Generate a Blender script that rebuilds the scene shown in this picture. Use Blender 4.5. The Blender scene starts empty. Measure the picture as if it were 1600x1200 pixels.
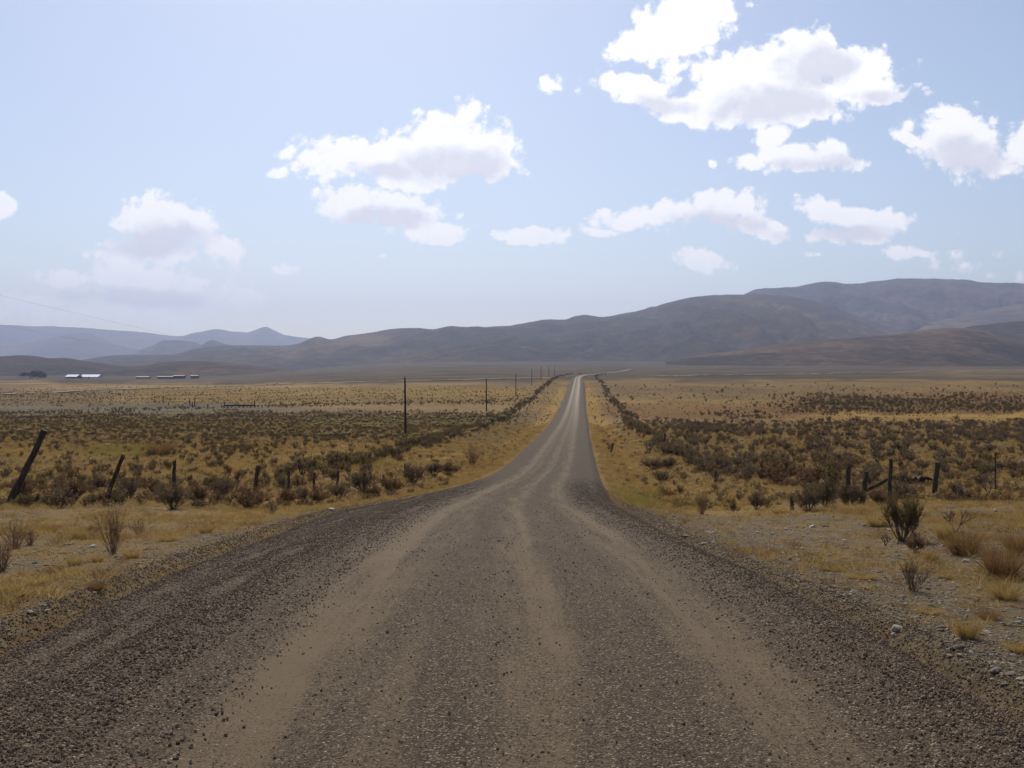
import bpy, bmesh, math, random
import numpy as np
from mathutils import Vector, Matrix

# ------------------------------------------------------------------ camera, sky, sun, exposure
scene = bpy.context.scene
COL = scene.collection
EYE = 1.6            # the camera stands 1.6 m above the road
F = 1600.0           # focal length in pixels of the 1600 px wide photograph
HY = 585.0           # row of the eye-level horizon in the photograph

cam_d = bpy.data.cameras.new('camera')
cam = bpy.data.objects.new('camera', cam_d)
COL.objects.link(cam)
cam_d.sensor_width = 36.0
cam_d.lens = 36.0
cam_d.clip_start = 0.05
cam_d.clip_end = 60000
cam.location = (0, 0, EYE)
cam.rotation_euler = (math.radians(90 - 0.537), 0, 0)
scene.camera = cam

SUN_EL = math.radians(44)
SUN_AZ = math.radians(-9)         # from +Y towards +X
sun_dir = Vector((math.sin(SUN_AZ) * math.cos(SUN_EL), math.cos(SUN_AZ) * math.cos(SUN_EL), math.sin(SUN_EL)))
sun_d = bpy.data.lights.new('sun', 'SUN')
sun_d.energy = 4.7
sun_d.angle = math.radians(0.53)
sun_d.color = (1.0, 0.885, 0.70)
sun = bpy.data.objects.new('sun', sun_d)
COL.objects.link(sun)
sun.location = (0, 0, 100)
sun.rotation_euler = sun_dir.to_track_quat('Z', 'Y').to_euler()

vs = scene.view_settings
scene.display_settings.display_device = 'sRGB'
vs.view_transform = 'Standard'
vs.look = 'None'
vs.exposure = 0.0
vs.gamma = 1.0
vs.use_curve_mapping = False
scene.cycles.max_bounces = 6
scene.cycles.transparent_max_bounces = 8
scene.cycles.use_denoising = True

# ---- world: sky texture with clouds placed by direction
world = bpy.data.worlds.new('World')
scene.world = world
world.use_nodes = True
WN = world.node_tree
WN.nodes.clear()


class NB:
    """small helper to write node trees"""
    def __init__(s, nt):
        s.nt = nt

    def n(s, t, **kw):
        nd = s.nt.nodes.new(t)
        for k, v in kw.items():
            setattr(nd, k, v)
        return nd

    def put(s, sock, v):
        if v is None:
            return
        if isinstance(v, bpy.types.NodeSocket):
            s.nt.links.new(v, sock)
        else:
            sock.default_value = v

    def m(s, op, a, b=None, c=None, clamp=False):
        nd = s.n('ShaderNodeMath', operation=op, use_clamp=clamp)
        s.put(nd.inputs[0], a)
        s.put(nd.inputs[1], b)
        s.put(nd.inputs[2], c)
        return nd.outputs[0]

    def v(s, op, a, b=None):
        nd = s.n('ShaderNodeVectorMath', operation=op)
        s.put(nd.inputs[0], a)
        s.put(nd.inputs[1], b)
        return nd.outputs[1] if op in ('LENGTH', 'DOT_PRODUCT', 'DISTANCE') else nd.outputs[0]

    def noise(s, vec, scale, detail=4, rough=0.55, dist=0.0, color=False):
        nd = s.n('ShaderNodeTexNoise')
        s.put(nd.inputs['Vector'], vec)
        nd.inputs['Scale'].default_value = scale
        nd.inputs['Detail'].default_value = detail
        nd.inputs['Roughness'].default_value = rough
        nd.inputs['Distortion'].default_value = dist
        return nd.outputs[1] if color else nd.outputs[0]

    def voro(s, vec, scale, out=0, feature='F1', rnd=1.0, detail=0):
        nd = s.n('ShaderNodeTexVoronoi', feature=feature)
        s.put(nd.inputs['Vector'], vec)
        nd.inputs['Scale'].default_value = scale
        nd.inputs['Detail'].default_value = detail
        nd.inputs['Randomness'].default_value = rnd
        return nd.outputs[out]

    def rng(s, x, a, b, c=0.0, d=1.0, smooth=False):
        nd = s.n('ShaderNodeMapRange', interpolation_type='SMOOTHSTEP' if smooth else 'LINEAR')
        s.put(nd.inputs[0], x)
        for i, q in enumerate((a, b, c, d)):
            s.put(nd.inputs[1 + i], q)
        return nd.outputs[0]

    def mix(s, f, a, b, blend='MIX'):
        nd = s.n('ShaderNodeMix', data_type='RGBA', blend_type=blend)
        s.put(nd.inputs[0], f)
        s.put(nd.inputs[6], a if isinstance(a, bpy.types.NodeSocket) else (*a, 1.0)[:4])
        s.put(nd.inputs[7], b if isinstance(b, bpy.types.NodeSocket) else (*b, 1.0)[:4])
        return nd.outputs[2]

    def ramp(s, x, stops, interp='LINEAR'):
        nd = s.n('ShaderNodeValToRGB')
        r = nd.color_ramp
        r.interpolation = interp
        r.elements[0].position = stops[0][0]
        r.elements[0].color = (*stops[0][1], 1.0)
        r.elements[1].position = stops[-1][0]
        r.elements[1].color = (*stops[-1][1], 1.0)
        for p, c in stops[1:-1]:
            e = r.elements.new(p)
            e.color = (*c, 1.0)
        s.put(nd.inputs[0], x)
        return nd.outputs[0]

    def bump(s, h, strength=0.5, dist=0.02, normal=None):
        nd = s.n('ShaderNodeBump')
        nd.inputs['Strength'].default_value = strength
        nd.inputs['Distance'].default_value = dist
        s.put(nd.inputs['Height'], h)
        if normal is not None:
            s.put(nd.inputs['Normal'], normal)
        return nd.outputs[0]


w = NB(WN)
SKY_STRENGTH = 0.11
sky = w.n('ShaderNodeTexSky', sky_type='NISHITA')
sky.sun_disc = False
sky.sun_elevation = SUN_EL
sky.sun_rotation = SUN_AZ
sky.altitude = 200
sky.air_density = 1.0
sky.dust_density = 0.95
sky.ozone_density = 1.5
geo = w.n('ShaderNodeTexCoord').outputs['Generated']
sep = w.n('ShaderNodeSeparateXYZ')
w.put(sep.inputs[0], geo)
ysafe = w.m('MAXIMUM', sep.outputs[1], 0.05)
gx = w.m('DIVIDE', sep.outputs[0], ysafe)
gz = w.m('DIVIDE', sep.outputs[2], ysafe)
cmb = w.n('ShaderNodeCombineXYZ')
w.put(cmb.inputs[0], gx)
w.put(cmb.inputs[1], gz)
P = cmb.outputs[0]
# clouds: (px, py, half width, half height, tilt in degrees, strength)
CLOUDS = [
    (1060, 40, 85, 45, 18, 1.0), (975, 70, 48, 26, 10, .9), (1105, 30, 42, 45, 0, .9), (1055, 98, 28, 18, -20, .8),
    (858, 130, 20, 16, 40, .55), (905, 122, 8, 7, 0, .4),
    (1180, 135, 150, 55, 0, 1.0), (1250, 95, 62, 50, 0, 1.0), (1340, 105, 75, 34, -5, 1.0), (1000, 140, 80, 26, -6, 1.0),
    (1090, 165, 80, 30, -8, .9), (1350, 147, 80, 25, 0, 1.0), (1200, 170, 130, 30, 0, 1.0),
    (1209, 215, 32, 24, 0, .95), (1250, 247, 70, 25, -3, 1.0), (1165, 248, 24, 16, 0, .8), (1325, 262, 38, 12, 0, .7), (1113, 252, 9, 9, 0, .5),
    (1500, 215, 70, 50, -12, 1.0), (1530, 240, 70, 30, 0, 1.0), (1600, 215, 38, 35, 0, .9), (1425, 222, 22, 11, -15, .8),
    (1130, 322, 62, 32, 0, 1.0), (1030, 338, 95, 24, 8, 1.0), (1170, 345, 50, 25, 0, .8), (942, 362, 26, 10, 0, .7), (1215, 365, 40, 20, 0, .8),
    (1275, 335, 36, 25, -10, 1.0), (1345, 347, 82, 21, -4, 1.0), (1310, 372, 85, 14, 0, .65),
    (1100, 407, 48, 17, 0, .8), (1428, 398, 46, 11, 0, .6), (1265, 402, 30, 6, 0, .4), (1248, 308, 16, 4, 0, .4), (1480, 368, 30, 7, 0, .35),
    (832, 372, 58, 17, 0, .95), (445, 422, 24, 7, 0, .55), (597, 403, 14, 4, 0, .35),
    (690, 218, 80, 46, 0, 1.0), (765, 240, 55, 33, -12, 1.0), (640, 245, 120, 45, 0, 1.0), (530, 240, 78, 38, 6, 1.0), (640, 280, 80, 20, 0, .9), (443, 275, 16, 12, 0, .7), (483, 208, 16, 6, 0, .4),
    (545, 322, 52, 33, 0, 1.0), (615, 337, 78, 32, -9, 1.0), (680, 365, 50, 22, 0, .95), (715, 340, 10, 10, 0, .5),
    (240, 345, 66, 44, 0, 1.0), (300, 350, 46, 27, -15, .9), (230, 390, 95, 25, 0, .9), (335, 385, 50, 24, -30, .85), (170, 392, 28, 14, 0, .7),
    (110, 432, 62, 17, 0, .8), (200, 428, 90, 22, 0, .75), (255, 462, 125, 24, 0, .75), (360, 462, 62, 14, 0, .7), (305, 438, 20, 9, 0, .7), (60, 470, 110, 24, 0, .66), (180, 490, 170, 17, 0, .6),
    (2, 323, 20, 17, 0, .85), (1520, 415, 110, 22, 0, .3),
]
warp = w.noise(P, 9.0, 3, .5, 0, True)
wv = w.v('SCALE', w.v('SUBTRACT', warp, (0.5, 0.5, 0.5)))
wv.node.inputs['Scale'].default_value = 0.03
PW = w.v('ADD', P, wv)
BELLIES = [(1285, 108, 62, 30, 0, 1.0), (1195, 168, 85, 24, 0, 1.0), (1045, 160, 50, 14, 0, .8), (1370, 156, 45, 11, 0, .7), (1515, 242, 66, 27, 0, 1.0), (1275, 260, 62, 12, 0, .8),
           (1115, 348, 75, 18, 0, .9), (1315, 370, 75, 12, 0, .9), (715, 258, 85, 24, 0, 1.0), (610, 268, 60, 16, 0, .8), (590, 348, 68, 18, 0, 1.0), (245, 375, 75, 28, 0, 1.0), (200, 462, 120, 14, 0, .9)]


def union(lst, grow):
    f_ = None
    vin = PW
    for k_, (cx, cy, a, b, t, s_) in enumerate(lst):
        if f_ is not None and k_ % 12 == 0:
            # wait for the earlier ones, so the shader keeps few values at a time
            sc_ = w.v('SCALE', PW)
            w.put(sc_.node.inputs['Scale'], w.m('MULTIPLY_ADD', f_, 1e-7, 1.0))
            vin = sc_
        mp = w.n('ShaderNodeMapping', vector_type='TEXTURE')
        w.put(mp.inputs[0], vin)
        mp.inputs[1].default_value = ((cx - 800) / F, (HY - cy) / F, 0)
        mp.inputs[2].default_value = (0, 0, math.radians(t))
        mp.inputs[3].default_value = (a * grow / F, b * grow / F, 1)
        e = w.m('MULTIPLY_ADD', w.v('LENGTH', mp.outputs[0]), -s_, s_)
        if f_ is None:
            f_ = e
        else:
            nd = w.n('ShaderNodeMath', operation='SMOOTH_MAX')
            w.put(nd.inputs[0], f_)
            w.put(nd.inputs[1], e)
            nd.inputs[2].default_value = 0.08
            f_ = nd.outputs[0]
    return f_


field = union(CLOUDS, 1.5)
field = w.m('MAXIMUM', field, -0.6)
n1 = w.noise(P, 19.0, 12, 0.66, 0.25)
off = w.v('ADD', P, (-0.004, 0.010, 0))
n2 = w.noise(off, 19.0, 6, 0.60, 0.25)
bil = w.voro(w.v('ADD', P, w.v('MULTIPLY', wv, (1.2, 1.2, 0))), 58.0, 0, 'F1', 1.0, 4)
nlow = w.noise(P, 6.5, 3, 0.5, 0.3)
dens = w.m('ADD', field, w.m('MULTIPLY', w.m('SUBTRACT', n1, 0.5), 1.25))
dens = w.m('ADD', dens, w.m('MULTIPLY', w.m('SUBTRACT', nlow, 0.5), 0.5))
dens = w.m('SUBTRACT', dens, w.m('MULTIPLY', w.m('SUBTRACT', bil, 0.35), 0.42))
alpha = w.rng(dens, -0.07, 0.19, 0, 1, True)
# relief inside the cloud: grey bellies, bright billows
relief = w.m('MULTIPLY', w.m('SUBTRACT', n1, n2), 2.6)
bfield = w.m('ADD', w.m('MAXIMUM', union(BELLIES, 1.5), -0.5), w.m('MULTIPLY', w.m('SUBTRACT', n2, 0.5), 1.3))
belly = w.m('SUBTRACT', w.rng(bfield, 0.0, 0.62, 0, 1, True), w.m('MULTIPLY', relief, 0.45), clamp=True)
low_fade = w.rng(gz, 0.02, 0.16, 0.0, 1.0, True)
ccol = w.mix(belly, (1.25, 1.23, 1.22), (0.86, 0.86, 0.925))
# the rest of the sky, out of frame, carries scattered clouds of the same kind
dome = w.v('DIVIDE', geo, w.m('ADD', w.m('MAXIMUM', sep.outputs[2], 0.0), 0.18))
dn = w.noise(dome, 1.4, 8, 0.6, 0.2)
inview = w.m('MULTIPLY', w.rng(w.m('ABSOLUTE', gx), 0.52, 0.75, 1, 0, True), w.rng(sep.outputs[1], 0.1, 0.3, 0, 1, True))
inview = w.m('MULTIPLY', inview, w.rng(gz, 0.38, 0.55, 1, 0, True))
alpha2 = w.m('MULTIPLY', w.rng(dn, 0.57, 0.66, 0, 1, True), w.m('SUBTRACT', 1.0, inview))
alpha2 = w.m('MULTIPLY', alpha2, w.rng(sep.outputs[2], 0.02, 0.12, 0, 1, True))
front = w.rng(sep.outputs[1], 0.2, 0.45, 0, 1, True)
alpha1 = w.m('MULTIPLY', alpha, front)
alpha1 = w.m('MULTIPLY', alpha1, w.rng(gz, 0.03, 0.15, 0.72, 0.98, True))
sk = w.v('SCALE', sky.outputs[0])
sk.node.inputs['Scale'].default_value = SKY_STRENGTH
sky_bal = w.mix(1.0, sk, (1.02, 0.995, 0.985), 'MULTIPLY')
c1 = w.mix(alpha2, sky_bal, (0.95, 0.95, 0.98))
c2 = w.mix(alpha1, c1, ccol)
bg = w.n('ShaderNodeBackground')
w.put(bg.inputs[0], c2)
bg.inputs[1].default_value = 1.0
wo = w.n('ShaderNodeOutputWorld')
WN.links.new(bg.outputs[0], wo.inputs[0])

# ------------------------------------------------------------------ helpers
rnd = random.Random(7)
npr = np.random.default_rng(11)


def hash2(ix, iy, seed):
    n = (ix.astype(np.int64) * 374761393 + iy.astype(np.int64) * 668265263 + seed * 1442695041) & 0x7fffffff
    n = ((n ^ (n >> 13)) * 1274126177) & 0x7fffffff
    n = n ^ (n >> 16)
    return (n & 0xffff) / 65535.0


def vnoise(x, y, seed=0):
    x = np.asarray(x, float)
    y = np.asarray(y, float)
    x0 = np.floor(x)
    y0 = np.floor(y)
    fx = x - x0
    fy = y - y0
    fx = fx * fx * (3 - 2 * fx)
    fy = fy * fy * (3 - 2 * fy)
    a = hash2(x0, y0, seed)
    b = hash2(x0 + 1, y0, seed)
    c = hash2(x0, y0 + 1, seed)
    d = hash2(x0 + 1, y0 + 1, seed)
    return (a * (1 - fx) + b * fx) * (1 - fy) + (c * (1 - fx) + d * fx) * fy


def fbm(x, y, seed=0, oct=4, gain=0.5):
    s = 0.0
    amp = 1.0
    tot = 0.0
    for o in range(oct):
        s = s + amp * vnoise(x * 2 ** o + 17.3 * o, y * 2 ** o - 9.1 * o, seed + o)
        tot += amp
        amp *= gain
    return s / tot


def smooth(e0, e1, x):
    t = np.clip((x - e0) / (e1 - e0), 0, 1)
    return t * t * (3 - 2 * t)


class Curve1:
    """monotone cubic (pchip) interpolation"""
    def __init__(s, pts):
        p = np.array(pts, float)
        s.x = p[:, 0]
        s.y = p[:, 1]
        h = np.diff(s.x)
        dl = np.diff(s.y) / h
        m = np.zeros_like(s.x)
        for i in range(1, len(s.x) - 1):
            if dl[i - 1] * dl[i] > 0:
                w1 = 2 * h[i] + h[i - 1]
                w2 = h[i] + 2 * h[i - 1]
                m[i] = (w1 + w2) / (w1 / dl[i - 1] + w2 / dl[i])
        m[0] = dl[0]
        m[-1] = dl[-1]
        s.m = m

    def __call__(s, q):
        q = np.asarray(q, float)
        qq = np.clip(q, s.x[0], s.x[-1])
        i = np.clip(np.searchsorted(s.x, qq) - 1, 0, len(s.x) - 2)
        h = s.x[i + 1] - s.x[i]
        t = (qq - s.x[i]) / h
        return ((1 + 2 * t) * (1 - t) ** 2 * s.y[i] + t * (1 - t) ** 2 * h * s.m[i]
                + t * t * (3 - 2 * t) * s.y[i + 1] + t * t * (t - 1) * h * s.m[i + 1])


# ---- the lie of the land: drop below eye level with depth, along the road and in the valley on the left
DROP_C = Curve1([(-400, 1.0), (-20, 1.5), (0, 1.57), (4.2, 1.6), (6.8, 1.67), (10, 1.85), (14, 2.17), (20.8, 2.77), (27.5, 3.4), (41.6, 4.55),
                 (58, 5.6), (73, 6.2), (92, 6.68), (121, 7.25), (160, 7.9), (200, 8.15), (260, 7.9), (325, 7.05), (452, 4.25), (612, 1.9),
                 (800, .3), (1000, -1.5), (1500, -9), (2500, -28), (4000, -62), (6000, -100), (20000, -160)])
DROP_L = Curve1([(-400, 1.0), (-20, 1.5), (0, 1.57), (4.2, 1.6), (6.8, 1.67), (10, 1.85), (14, 2.17), (20.8, 2.77), (27.5, 3.4), (41.6, 4.55),
                 (58, 5.6), (73, 6.2), (92, 6.68), (121, 7.25), (160, 7.8), (200, 8.2), (260, 8.4), (325, 8.4), (452, 8.2), (612, 8.0),
                 (800, 7.7), (1000, 7.2), (1700, 5.5), (2500, 2), (4000, -8), (6000, -30), (20000, -60)])
ROAD_C = Curve1([(-60, 1.2), (-10, .2), (0, .08), (5, .05), (10, .0), (20, -.05), (30, .15), (41.6, .7), (58, 1.85), (75, 3.0), (92, 4.15), (121, 6.1), (200, 11.5),
                 (325, 19.9), (452, 28.6), (612, 39.5), (700, 47), (800, 58), (900, 76), (1200, 130), (1400, 162)])
ROAD_L = Curve1([(-60, 3.4), (5, 3.4), (12, 3.5), (20.8, 3.75), (32, 3.5), (42, 3.3), (60, 3.2), (1500, 3.2)])
ROAD_R = Curve1([(-60, 2.6), (5, 2.6), (12, 2.35), (20.8, 2.65), (32, 3.0), (42, 3.25), (60, 3.2), (1500, 3.2)])


def base_z(x, y):
    s = x / np.maximum(y, 3.0) * F
    k = smooth(-60, -520, s)
    k = np.where(y < 3, 0, k)
    return EYE - (DROP_C(y) * (1 - k) + DROP_L(y) * k)


def road_uv(x, y):
    """signed lateral distance from the road centre, and distance outside the gravel edge"""
    c = ROAD_C(y)
    u = x - c
    out = np.where(u < 0, -u - ROAD_L(y), u - ROAD_R(y))
    far = y > 1390
    return u, np.where(far, 50.0, out)


def edge_wob(y, side):
    return 0.16 * (vnoise(y * 0.9, y * 0 + side * 31.0, 5) - .5) + 0.10 * (vnoise(y * 3.1, y * 0 + side * 13.0, 6) - .5)


def ground_z(x, y):
    x = np.asarray(x, float)
    y = np.asarray(y, float)
    z = base_z(x, y)
    u, out = road_uv(x, y)
    d = np.hypot(x, y)
    away = smooth(0.0, 4.0, out)
    z = z + away * ((fbm(x * .09, y * .09, 21, 4) - .5) * 0.55 * smooth(8, 30, d) + (fbm(x * .9, y * .9, 22, 4) - .5) * 0.14 * smooth(120, 20, d))
    z = z + smooth(30, 150, out) * (fbm(x * .012, y * .012, 23, 3) - .5) * 1.6 * smooth(60, 250, d)
    # ditch beside the raised road where it runs down into the valley
    dep = 0.10 + 0.50 * smooth(20, 45, y) * smooth(500, 120, y)
    z = z - dep * np.exp(-((out - 2.2) / 1.5) ** 2) * (out > -1)
    # ground lies under the road sheet
    und = smooth(0.12, -0.35, out)
    z = z - und * (0.22 + 0.0025 * np.maximum(d, 0))
    return z


def at(px, py, y0=3.5, y1=2500):
    """the point of the ground seen at this pixel of the photograph"""
    ys = np.exp(np.linspace(math.log(y0), math.log(y1), 900))
    xs = (px - 800) / F * ys
    rows = HY - F * (ground_z(xs, ys) - EYE) / ys
    k = np.argmax(rows <= py)
    if rows[k] > py:
        k = len(ys) - 1
    if k == 0:
        y = ys[0]
    else:
        t = (rows[k - 1] - py) / max(rows[k - 1] - rows[k], 1e-6)
        y = ys[k - 1] + t * (ys[k] - ys[k - 1])
    x = (px - 800) / F * y
    return Vector((x, y, float(ground_z(x, y))))


def tag(o, label=None, cat=None, group=None, kind=None):
    if label:
        o['label'] = label
    if cat:
        o['category'] = cat
    if group:
        o['group'] = group
    if kind:
        o['kind'] = kind
    return o


def mesh_from(name, verts, faces, mats=(), smooth_=False, mat_idx=None):
    me = bpy.data.meshes.new(name)
    if isinstance(verts, np.ndarray):
        verts = verts.tolist()
    if isinstance(faces, np.ndarray):
        faces = faces.tolist()
    me.from_pydata(verts, [], faces)
    for m_ in (mats if isinstance(mats, (list, tuple)) else [mats]):
        me.materials.append(m_)
    if mat_idx is not None:
        me.polygons.foreach_set('material_index', np.asarray(mat_idx, np.int32))
    if smooth_:
        me.polygons.foreach_set('use_smooth', np.ones(len(me.polygons), bool))
    me.update()
    return me


def link(name, me, parent=None, loc=None):
    o = bpy.data.objects.new(name, me)
    COL.objects.link(o)
    if parent is not None:
        o.parent = parent
    if loc is not None:
        o.location = loc
    return o


def empty(name, loc, rz=0.0):
    o = bpy.data.objects.new(name, None)
    COL.objects.link(o)
    o.empty_display_size = 0.2
    o.location = loc
    o.rotation_euler = (0, 0, rz)
    return o


class MB:
    """collects tubes, boxes and leaves into one mesh"""
    def __init__(s):
        s.v = []
        s.f = []

    def tube(s, pts, radii, n=5, cap=True):
        pts = [Vector(p) for p in pts]
        b0 = len(s.v)
        up = Vector((0.31, 0.93, 0.17)).normalized()
        for i, p in enumerate(pts):
            d = (pts[min(i + 1, len(pts) - 1)] - pts[max(i - 1, 0)])
            d = d.normalized() if d.length > 1e-9 else Vector((0, 0, 1))
            a = d.cross(up)
            a = a.normalized() if a.length > 1e-6 else d.orthogonal().normalized()
            b = d.cross(a)
            for k in range(n):
                t = 2 * math.pi * k / n
                s.v.append(tuple(p + (a * math.cos(t) + b * math.sin(t)) * radii[i]))
        for i in range(len(pts) - 1):
            for k in range(n):
                q = b0 + i * n
                s.f.append((q + k, q + (k + 1) % n, q + n + (k + 1) % n, q + n + k))
        if cap:
            s.f.append(tuple(b0 + k for k in reversed(range(n))))
            s.f.append(tuple(b0 + (len(pts) - 1) * n + k for k in range(n)))

    def leaf(s, p, d, ln, wd, side=None):
        p = Vector(p)
        d = Vector(d).normalized()
        sd = side if side is not None else d.cross(Vector((rnd.uniform(-1, 1), rnd.uniform(-1, 1), rnd.uniform(-1, 1))))
        sd = sd.normalized() if sd.length > 1e-6 else d.orthogonal().normalized()
        b0 = len(s.v)
        m_ = p + d * ln * .55
        s.v += [tuple(p), tuple(m_ + sd * wd * .5), tuple(p + d * ln), tuple(m_ - sd * wd * .5)]
        s.f.append((b0, b0 + 1, b0 + 2, b0 + 3))

    def blade(s, p, d, ln, wd, bend, segs=3):
        p = Vector(p)
        d = Vector(d).normalized()
        sd = d.cross(Vector((rnd.uniform(-1, 1), rnd.uniform(-1, 1), .2)))
        sd = sd.normalized() if sd.length > 1e-6 else Vector((1, 0, 0))
        b0 = len(s.v)
        for i in range(segs):
            t = i / segs
            c = p + d * ln * t + Vector(bend) * (t * t * ln)
            hw = wd * .5 * (1 - t * .7)
            s.v += [tuple(c - sd * hw), tuple(c + sd * hw)]
        s.v.append(tuple(p + d * ln + Vector(bend) * ln))
        for i in range(segs - 1):
            q = b0 + 2 * i
            s.f.append((q, q + 1, q + 3, q + 2))
        q = b0 + 2 * (segs - 1)
        s.f.append((q, q + 1, q + 2))

    def box(s, c, size, rot=None):
        b0 = len(s.v)
        c = Vector(c)
        for dx in (-.5, .5):
            for dy in (-.5, .5):
                for dz in (-.5, .5):
                    p = Vector((dx * size[0], dy * size[1], dz * size[2]))
                    if rot is not None:
                        p = rot @ p
                    s.v.append(tuple(c + p))
        for q in ((0, 1, 3, 2), (4, 6, 7, 5), (0, 4, 5, 1), (2, 3, 7, 6), (0, 2, 6, 4), (1, 5, 7, 3)):
            s.f.append(tuple(b0 + i for i in q))

    def poly(s, pts):
        b0 = len(s.v)
        s.v += [tuple(p) for p in pts]
        s.f.append(tuple(range(b0, b0 + len(pts))))

    def mesh(s, name, mat, smooth_=False):
        return mesh_from(name, s.v, s.f, mat, smooth_)


# ------------------------------------------------------------------ materials
def new_mat(name):
    m_ = bpy.data.materials.new(name)
    m_.use_nodes = True
    m_.node_tree.nodes.clear()
    return m_, NB(m_.node_tree)


def finish(b, shader):
    o = b.n('ShaderNodeOutputMaterial')
    b.nt.links.new(shader, o.inputs[0])


def principled(b, col, rough=0.9, normal=None, spec=0.2, metal=0.0):
    p = b.n('ShaderNodeBsdfPrincipled')
    b.put(p.inputs['Base Color'], col if isinstance(col, bpy.types.NodeSocket) else (*col, 1.0))
    b.put(p.inputs['Roughness'], rough)
    p.inputs['Specular IOR Level'].default_value = spec
    b.put(p.inputs['Metallic'], metal)
    if normal is not None:
        b.put(p.inputs['Normal'], normal)
    return p.outputs[0]


ALB = 0.84


def alb(c):
    return tuple(q * ALB for q in c)


def mat_leafy(name, c1, c2, trans=0.35, scale=6.0):
    c1, c2 = alb(c1), alb(c2)
    m_, b = new_mat(name)
    oi = b.n('ShaderNodeObjectInfo')
    tc = b.n('ShaderNodeTexCoord')
    nz = b.noise(tc.outputs['Object'], scale, 3)
    f = b.m('ADD', b.m('MULTIPLY', oi.outputs['Random'], .55), b.m('MULTIPLY', nz, .55), clamp=True)
    c = b.mix(f, c1, c2)
    d = b.n('ShaderNodeBsdfDiffuse')
    b.put(d.inputs[0], c)
    t = b.n('ShaderNodeBsdfTranslucent')
    b.put(t.inputs[0], c)
    mx = b.n('ShaderNodeMixShader')
    mx.inputs[0].default_value = trans
    b.nt.links.new(d.outputs[0], mx.inputs[1])
    b.nt.links.new(t.outputs[0], mx.inputs[2])
    finish(b, mx.outputs[0])
    return m_


def mat_wood(name, c1, c2, scale=14.0):
    m_, b = new_mat(name)
    tc = b.n('ShaderNodeTexCoord')
    mp = b.n('ShaderNodeMapping')
    b.put(mp.inputs[0], tc.outputs['Object'])
    mp.inputs[3].default_value = (scale, scale, scale * .09)
    nz = b.noise(mp.outputs[0], 2.2, 6, .65, .6)
    c = b.mix(b.rng(nz, .35, .68), c1, c2)
    finish(b, principled(b, c, .92, b.bump(nz, .9, .02), .15))
    return m_


M = {}
M['sage'] = mat_leafy('sage_foliage', (.125, .091, .062), (.225, .168, .108), .44)
M['sage_brown'] = mat_leafy('dry_brush_foliage', (.150, .090, .054), (.255, .162, .090), .44)
M['sage_green'] = mat_leafy('olive_sage_foliage', (.130, .098, .048), (.220, .166, .074), .44)
M['rabbit'] = mat_leafy('rabbitbrush_foliage', (.145, .118, .056), (.22, .178, .086), .35)
M['rabbit_top'] = mat_leafy('rabbitbrush_bloom', (.50, .43, .18), (.66, .57, .26), .35)
M['grass'] = mat_leafy('dry_grass', (.34, .230, .080), (.54, .385, .155), .45, 3)
M['grass_dark'] = mat_leafy('brown_grass', (.20, .115, .05), (.34, .20, .085), .4, 3)
M['grass_green'] = mat_leafy('green_grass', (.26, .225, .065), (.36, .30, .09), .42, 3)
M['twig'] = mat_wood('dead_twig', (.095, .066, .048), (.22, .16, .115))
M['redtwig'] = mat_wood('reddish_twig', (.16, .092, .056), (.31, .20, .125))
M['post'] = mat_wood('weathered_post_wood', (.034, .025, .018), (.115, .088, .062))
M['pole'] = mat_wood('creosoted_pole_wood', (.035, .022, .016), (.085, .055, .04), 5)
M['tree'] = mat_leafy('dark_tree_leaves', (.035, .045, .03), (.06, .075, .045), .25, .3)


def mat_simple(name, col, rough=.8, metal=0.0, var=.25, scale=2.0, spec=.3):
    m_, b = new_mat(name)
    tc = b.n('ShaderNodeTexCoord')
    nz = b.noise(tc.outputs['Object'], scale, 5)
    c = b.mix(b.rng(nz, .3, .7), tuple(q * (1 - var) for q in col), tuple(min(1, q * (1 + var)) for q in col))
    finish(b, principled(b, c, rough, None, spec, metal))
    return m_


M['steel'] = mat_simple('rusted_steel', (.07, .05, .04), .7, .3)
M['wire'] = mat_simple('grey_wire', (.10, .10, .11), .5, .6)
M['roof_metal'] = mat_simple('bare_metal_roof', (.78, .78, .80), .34, 1.0, .05)
M['barn_wall'] = mat_simple('dark_barn_wall', (.10, .085, .075), .9)
M['white_wall'] = mat_simple('white_painted_wall', (.62, .60, .58), .8, 0, .1)
M['house_wall'] = mat_simple('grey_house_wall', (.24, .22, .20), .85, 0, .1)
M['dark_open'] = mat_simple('dark_glass_and_opening', (.02, .022, .026), .25, 0, .1)  # near-black for glass, and for shade painted into the barn's open front
M['shed_roof'] = mat_simple('weathered_shed_roof', (.52, .50, .48), .6, 0, .3, .4)
M['shingle'] = mat_simple('grey_shingle', (.16, .14, .13), .9)
M['ceramic'] = mat_simple('brown_ceramic', (.11, .06, .04), .35)


def mat_stone(name, c1, c2):
    c1, c2 = alb(c1), alb(c2)
    m_, b = new_mat(name)
    oi = b.n('ShaderNodeObjectInfo')
    tc = b.n('ShaderNodeTexCoord')
    nz = b.noise(tc.outputs['Object'], 9, 6, .6)
    f = b.m('ADD', b.m('MULTIPLY', oi.outputs['Random'], .75), b.m('MULTIPLY', b.m('SUBTRACT', nz, .35), .7), clamp=True)
    c = b.mix(f, c1, c2)
    finish(b, principled(b, c, .85, b.bump(nz, .4, .02), .12))
    return m_


M['stone_pale'] = mat_stone('pale_stone', (.38, .34, .28), (.66, .60, .51))
M['stone_grey'] = mat_stone('grey_stone', (.10, .085, .072), (.24, .21, .175))
M['gravel'] = mat_stone('crushed_gravel', (.125, .080, .049), (.45, .32, .215))
M['pebble'] = mat_stone('verge_pebble', (.10, .080, .058), (.47, .405, .32))


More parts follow.
